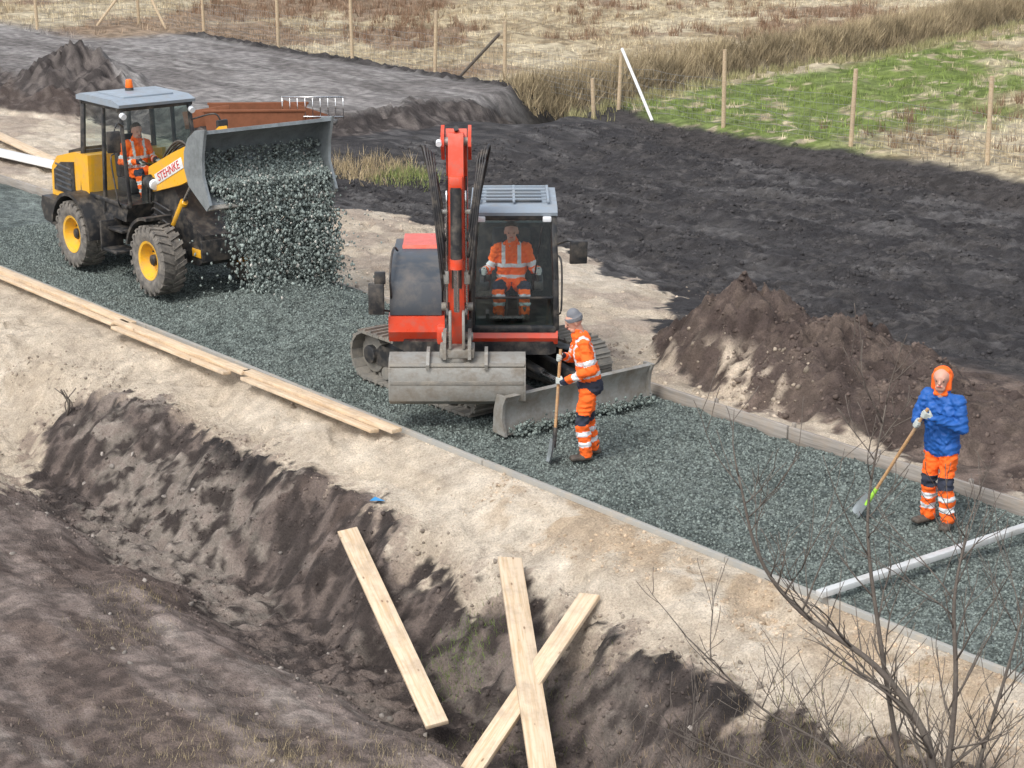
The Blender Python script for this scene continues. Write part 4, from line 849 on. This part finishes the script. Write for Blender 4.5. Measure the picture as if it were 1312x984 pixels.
J2=dict(pelvis=(0,0,.95),chest=(.02,0,1.30),neck=(.04,0,1.49),head=(.095,0,1.625),shL=(.03,.185,1.41),shR=(.05,-.175,1.41),elL=(.06,.25,1.15),elR=(.10,-.25,1.16),
 hipL=(0,.085,.90),hipR=(0,-.085,.90),knL=(.04,.10,.49),knR=(.02,-.11,.49),anL=(0,.12,.10),anR=(-.03,-.13,.10),ftL=(1,.3,0),ftR=(1,-.35,0))
b2=Vector((.30,-.77,.0));t2=Vector((.31,-.02,1.36));d2=(t2-b2)/(t2-b2).z
person('construction_worker',(L2[0],L2[1],g2),R2,J2,BLUE,HIV,'hood',headyaw=.30,headpitch=.0,seed=8,
 handinfo=dict(L=(at(b2,d2,1.30),d2,(.6,-.7,.2),(-.3,-1,0)),R=(at(b2,d2,1.17),d2,(.8,.3,.1),(0,1,0))))
shovel('shovel',(L2[0],L2[1],g2),R2,tuple(b2),tuple(t2),(.5,0,1),STEEL2,LIME)
def seated(px,py,pz,dx=.42,hz=.27,fh=.36):
    return dict(pelvis=(px,py,pz),chest=(px-.03,py,pz+.33),neck=(px-.01,py,pz+.52),head=(px+.03,py,pz+.66),shL=(px-.01,py+.185,pz+.44),shR=(px-.01,py-.185,pz+.44),
     elL=(px+.02,py+.29,pz+.17),elR=(px+.02,py-.29,pz+.17),hipL=(px+.02,py+.09,pz-.03),hipR=(px+.02,py-.09,pz-.03),knL=(px+dx,py+.17,pz+.03),knR=(px+dx,py-.17,pz+.03),
     anL=(px+dx+.08,py+.16,pz-fh),anR=(px+dx+.08,py-.16,pz-fh),ftL=(1,.1,0),ftR=(1,-.1,0))
Je=seated(.06,.42,1.45,fh=.28)
person('excavator_operator',(-19.55,15.12,-.07),HD,Je,HIV,HIV,'hair',seed=12,headpitch=.0,handinfo=dict(L=((.31,.76,1.64),(0,.1,1),(1,0,0),(0,-1,0)),R=((.31,.08,1.64),(0,-.1,1),(1,0,0),(0,1,0))))
Jl=seated(-.78,0,1.57,fh=.36)
person('loader_operator',(-27.95,15.12,0),0,Jl,HIV,HIV,'hair',seed=14,headpitch=.1,handinfo=dict(L=((-.31,.15,1.76),(0,1,.2),(1,0,0),(0,0,-1)),R=((-.31,-.15,1.76),(0,1,.2),(1,0,0),(0,0,-1))))
# ---------------------------------------------------------------- small things
BK=empty('plastic_bucket',(-33.2,21.8,zt(-33.2,21.8)))
o=lathe(BK,'pail',[(.0,0),(.12,0),(.17,.33),(.18,.33),(.18,.35),(.16,.35),(.115,.02),(0,.02)],(0,0,0),HOSE,24);o.rotation_euler=(math.pi/2,0,0)
tube(BK,'handle',[(-.17,0,.33),(-.1,.05,.42),(0,.06,.46),(.1,.05,.42),(.17,0,.33)],.006,CHR)
SK=empty('steel_skip',(-38.9,23.6,.0),.95);SK.location.z=.30
prism(SK,'skip_side_near',[(-1.1,.0),(1.0,.0),(1.15,.42),(-1.15,.42)],-.6,-.56,RUST,.01);prism(SK,'skip_side_far',[(-1.1,.0),(1.0,.0),(1.15,.42),(-1.15,.42)],.56,.6,RUST,.01)
plank2(SK,'skip_end_left',(-1.1,0,.02),(-1.16,0,.42),(.05,1.1),RUST);plank2(SK,'skip_end_right',(1.02,0,.02),(1.16,0,.42),(.05,1.1),RUST);box(SK,'skip_floor',(0,0,.05),(2.1,1.1,.05),RUST);plank2(SK,'rim',(-1.18,-.6,.44),(1.18,-.6,.44),.06,RUST);plank2(SK,'rim_far',(-1.18,.6,.44),(1.18,.6,.44),.06,RUST)
BF=empty('barrier_panel',(-37.9,24.5,.40),.9)
for z in (.15,.6): tube(BF,'rail',[(-.7,0,z),(.7,0,z)],.018,CHR)
for x in np.linspace(-.7,.7,9): tube(BF,'bar',[(x,0,.1),(x,0,.62)],.010,CHR)
for x in (-.5,.5): box(BF,'foot',(x,0,.03),(.1,.5,.06),BLK)
s,t=-17.6,12.0
mkobj('blue_litter',[(s,t,zt(s,t)+.03),(s+.14,t+.04,zt(s,t)+.06),(s+.12,t+.14,zt(s,t)+.03),(s-.03,t+.1,zt(s,t)+.05)],[(0,1,2,3)],BLUEP)
nf_=70;fs=rng.uniform(-24,-10,nf_);ft=rng.uniform(8,11.5,nf_)
stones('field_stones',np.stack([fs,ft,ztv(fs,ft)],-1),rng.uniform(.015,.045,nf_),np.array((.28,.25,.22))*rng.uniform(.6,1.3,(nf_,1)),ICO,ICF)
# ---------------------------------------------------------------- bare saplings
def sapling(name,base,mains,seed,lev=1,right=Vector((.6254,.7803,0)),fwd=Vector((-.7803,.6254,0))):
    R=random.Random(seed);V=[];F=[];base=Vector(base)
    def P(a): return base+right*a[0]+Vector((0,0,a[1]))+fwd*(a[2] if len(a)>2 else 0)
    def grow(p,d,L_,r,lev):
        n=6;pts=[p.copy()];rr=[r];dd_=d.copy()
        for i in range(n):
            dd_=(dd_+Vector((R.uniform(-1,1),R.uniform(-1,1),R.uniform(-.5,1.1)))*.14).normalized();pts.append(pts[-1]+dd_*L_/n);rr.append(max(.0025,r*(1-.75*(i+1)/n)))
        tubegeo(pts,rr,5,V,F)
        if lev>0:
            for i in range(1,n):
                if R.random()<.8:
                    a=R.uniform(0,6.28);sd=Vector((math.cos(a),math.sin(a),R.uniform(.1,.9))).normalized()
                    grow(pts[i],(dd_*.7+sd*.8).normalized(),L_*R.uniform(.35,.65),rr[i]*.7,lev-1)
    for pts,r0,r1 in mains:
        q=crom([P(a) for a in pts],6);n=len(q);rr=[r0+(r1-r0)*i/(n-1) for i in range(n)];tubegeo(q,rr,7,V,F)
        for i in range(7,n-1):
            if R.random()<.85:
                d=(q[i+1]-q[i]).normalized();a=R.uniform(0,6.28);sd=Vector((math.cos(a),math.sin(a),R.uniform(.0,.8))).normalized()
                grow(q[i],(d*.6+sd*.8).normalized(),R.uniform(.45,1.15)*(1-.4*i/n),max(.005,rr[i]*.5),lev)
        grow(q[-1],(q[-1]-q[-2]).normalized(),.45,r1,1)
    return mkobj(name,V,F,BARK,None,True)
sapling('bare_sapling',(-7.55,9.77,zt(-7.55,9.77)),[
 ([(0,0),(.02,1.0),(0,1.9),(-.12,2.5),(-.45,2.95,.1),(-.95,3.3,.2),(-1.25,3.7,.2),(-1.4,4.25,.25)],.040,.007),
 ([(0,.05),(.03,1.5),(.05,2.8,-.1),(.0,3.5,-.1),(.08,4.0,0)],.030,.006),
 ([(0,.3),(-.12,1.6,.2),(-.38,3.0,.3),(-.5,3.9,.4),(-.42,4.7,.4)],.027,.005),
 ([(0,.1),(.2,1.7,.1),(.45,2.8,.2),(.6,3.4,.3)],.024,.005),
 ([(0,.1),(-.3,1.4,-.2),(-.9,2.2,-.3),(-1.6,2.55,-.3)],.020,.005),
 ([(0,.1),(-.2,1.3,.3),(-.6,2.1,.4),(-1.15,2.45,.5),(-1.7,3.0,.5)],.018,.005),
 ([(0,.1),(.25,1.3,-.2),(.6,2.2,-.3)],.018,.005)],5)
sapling('bare_sapling',(-9.3,9.4,zt(-9.3,9.4)),[([(0,0),(-.1,.6),(-.2,1.2),(-.15,1.9)],.012,.003),([(0,0),(.2,.6,.1),(.3,1.3,.1)],.010,.003),([(0,0),(-.3,.5,.1),(-.7,.95,.1)],.009,.003)],9)
sapling('bare_sapling',(-9.0,11.3,zt(-9.0,11.3)),[([(0,0),(.1,.4),(.15,1.0)],.010,.003),([(0,0),(-.2,.4,.1),(-.5,.8,.1)],.008,.003)],12)
sapling('bare_sapling',(-10.6,10.2,zt(-10.6,10.2)),[([(0,0),(.05,.5),(.1,1.1)],.009,.003),([(0,0),(-.3,.4,.1),(-.45,.9,.1)],.008,.003)],14)
sapling('bare_sapling',(-8.0,10.9,zt(-8.0,10.9)),[([(0,0),(-.05,.7),(.0,1.5)],.012,.003),([(0,0),(.25,.6,.1),(.5,1.3,.1)],.010,.003)],16)
V=[];F=[];R_=random.Random(2);base=Vector((-23.9,11.3,zt(-23.9,11.3)))
for k in range(5): tubegeo(crom([base,base+Vector((R_.uniform(-.06,.06),R_.uniform(-.06,.06),.18)),base+Vector((R_.uniform(-.13,.13),R_.uniform(-.13,.13),.38))],4),.008,5,V,F)
mkobj('dead_twig',V,F,BARK,None,True)
# ---------------------------------------------------------------- light, sky, camera
w=bpy.data.worlds.new('World');scene.world=w;w.use_nodes=True;nt=w.node_tree;bg=nt.nodes['Background']
sk=nt.nodes.new('ShaderNodeTexSky');sk.sky_type='NISHITA';sk.sun_disc=False;el=math.radians(52)
sun_dir=Vector((.25,-.80,0)).normalized()
sk.sun_elevation=el;sk.sun_rotation=math.atan2(sun_dir.x,sun_dir.y);sk.dust_density=3;sk.air_density=1
hs=nt.nodes.new('ShaderNodeHueSaturation');hs.inputs['Saturation'].default_value=.4;hs.inputs['Value'].default_value=1.65;nt.links.new(sk.outputs[0],hs.inputs['Color']);nt.links.new(hs.outputs[0],bg.inputs[0]);bg.inputs[1].default_value=.15
sl=bpy.data.lights.new('sun','SUN');sl.energy=1.9;sl.angle=math.radians(20);sl.color=(1,.975,.945)
so=bpy.data.objects.new('sun',sl);COL.objects.link(so);d=-(sun_dir*math.cos(el)+Vector((0,0,math.sin(el))));so.rotation_euler=d.to_track_quat('-Z','Y').to_euler()
c=bpy.data.cameras.new('camera');co_=bpy.data.objects.new('camera',c);COL.objects.link(co_);scene.camera=co_
c.lens=68.6;c.sensor_width=36;c.clip_end=5000;co_.location=(0,0,7.14);co_.rotation_euler=(math.radians(90-16.151),0,math.atan2(.7803,.6254))
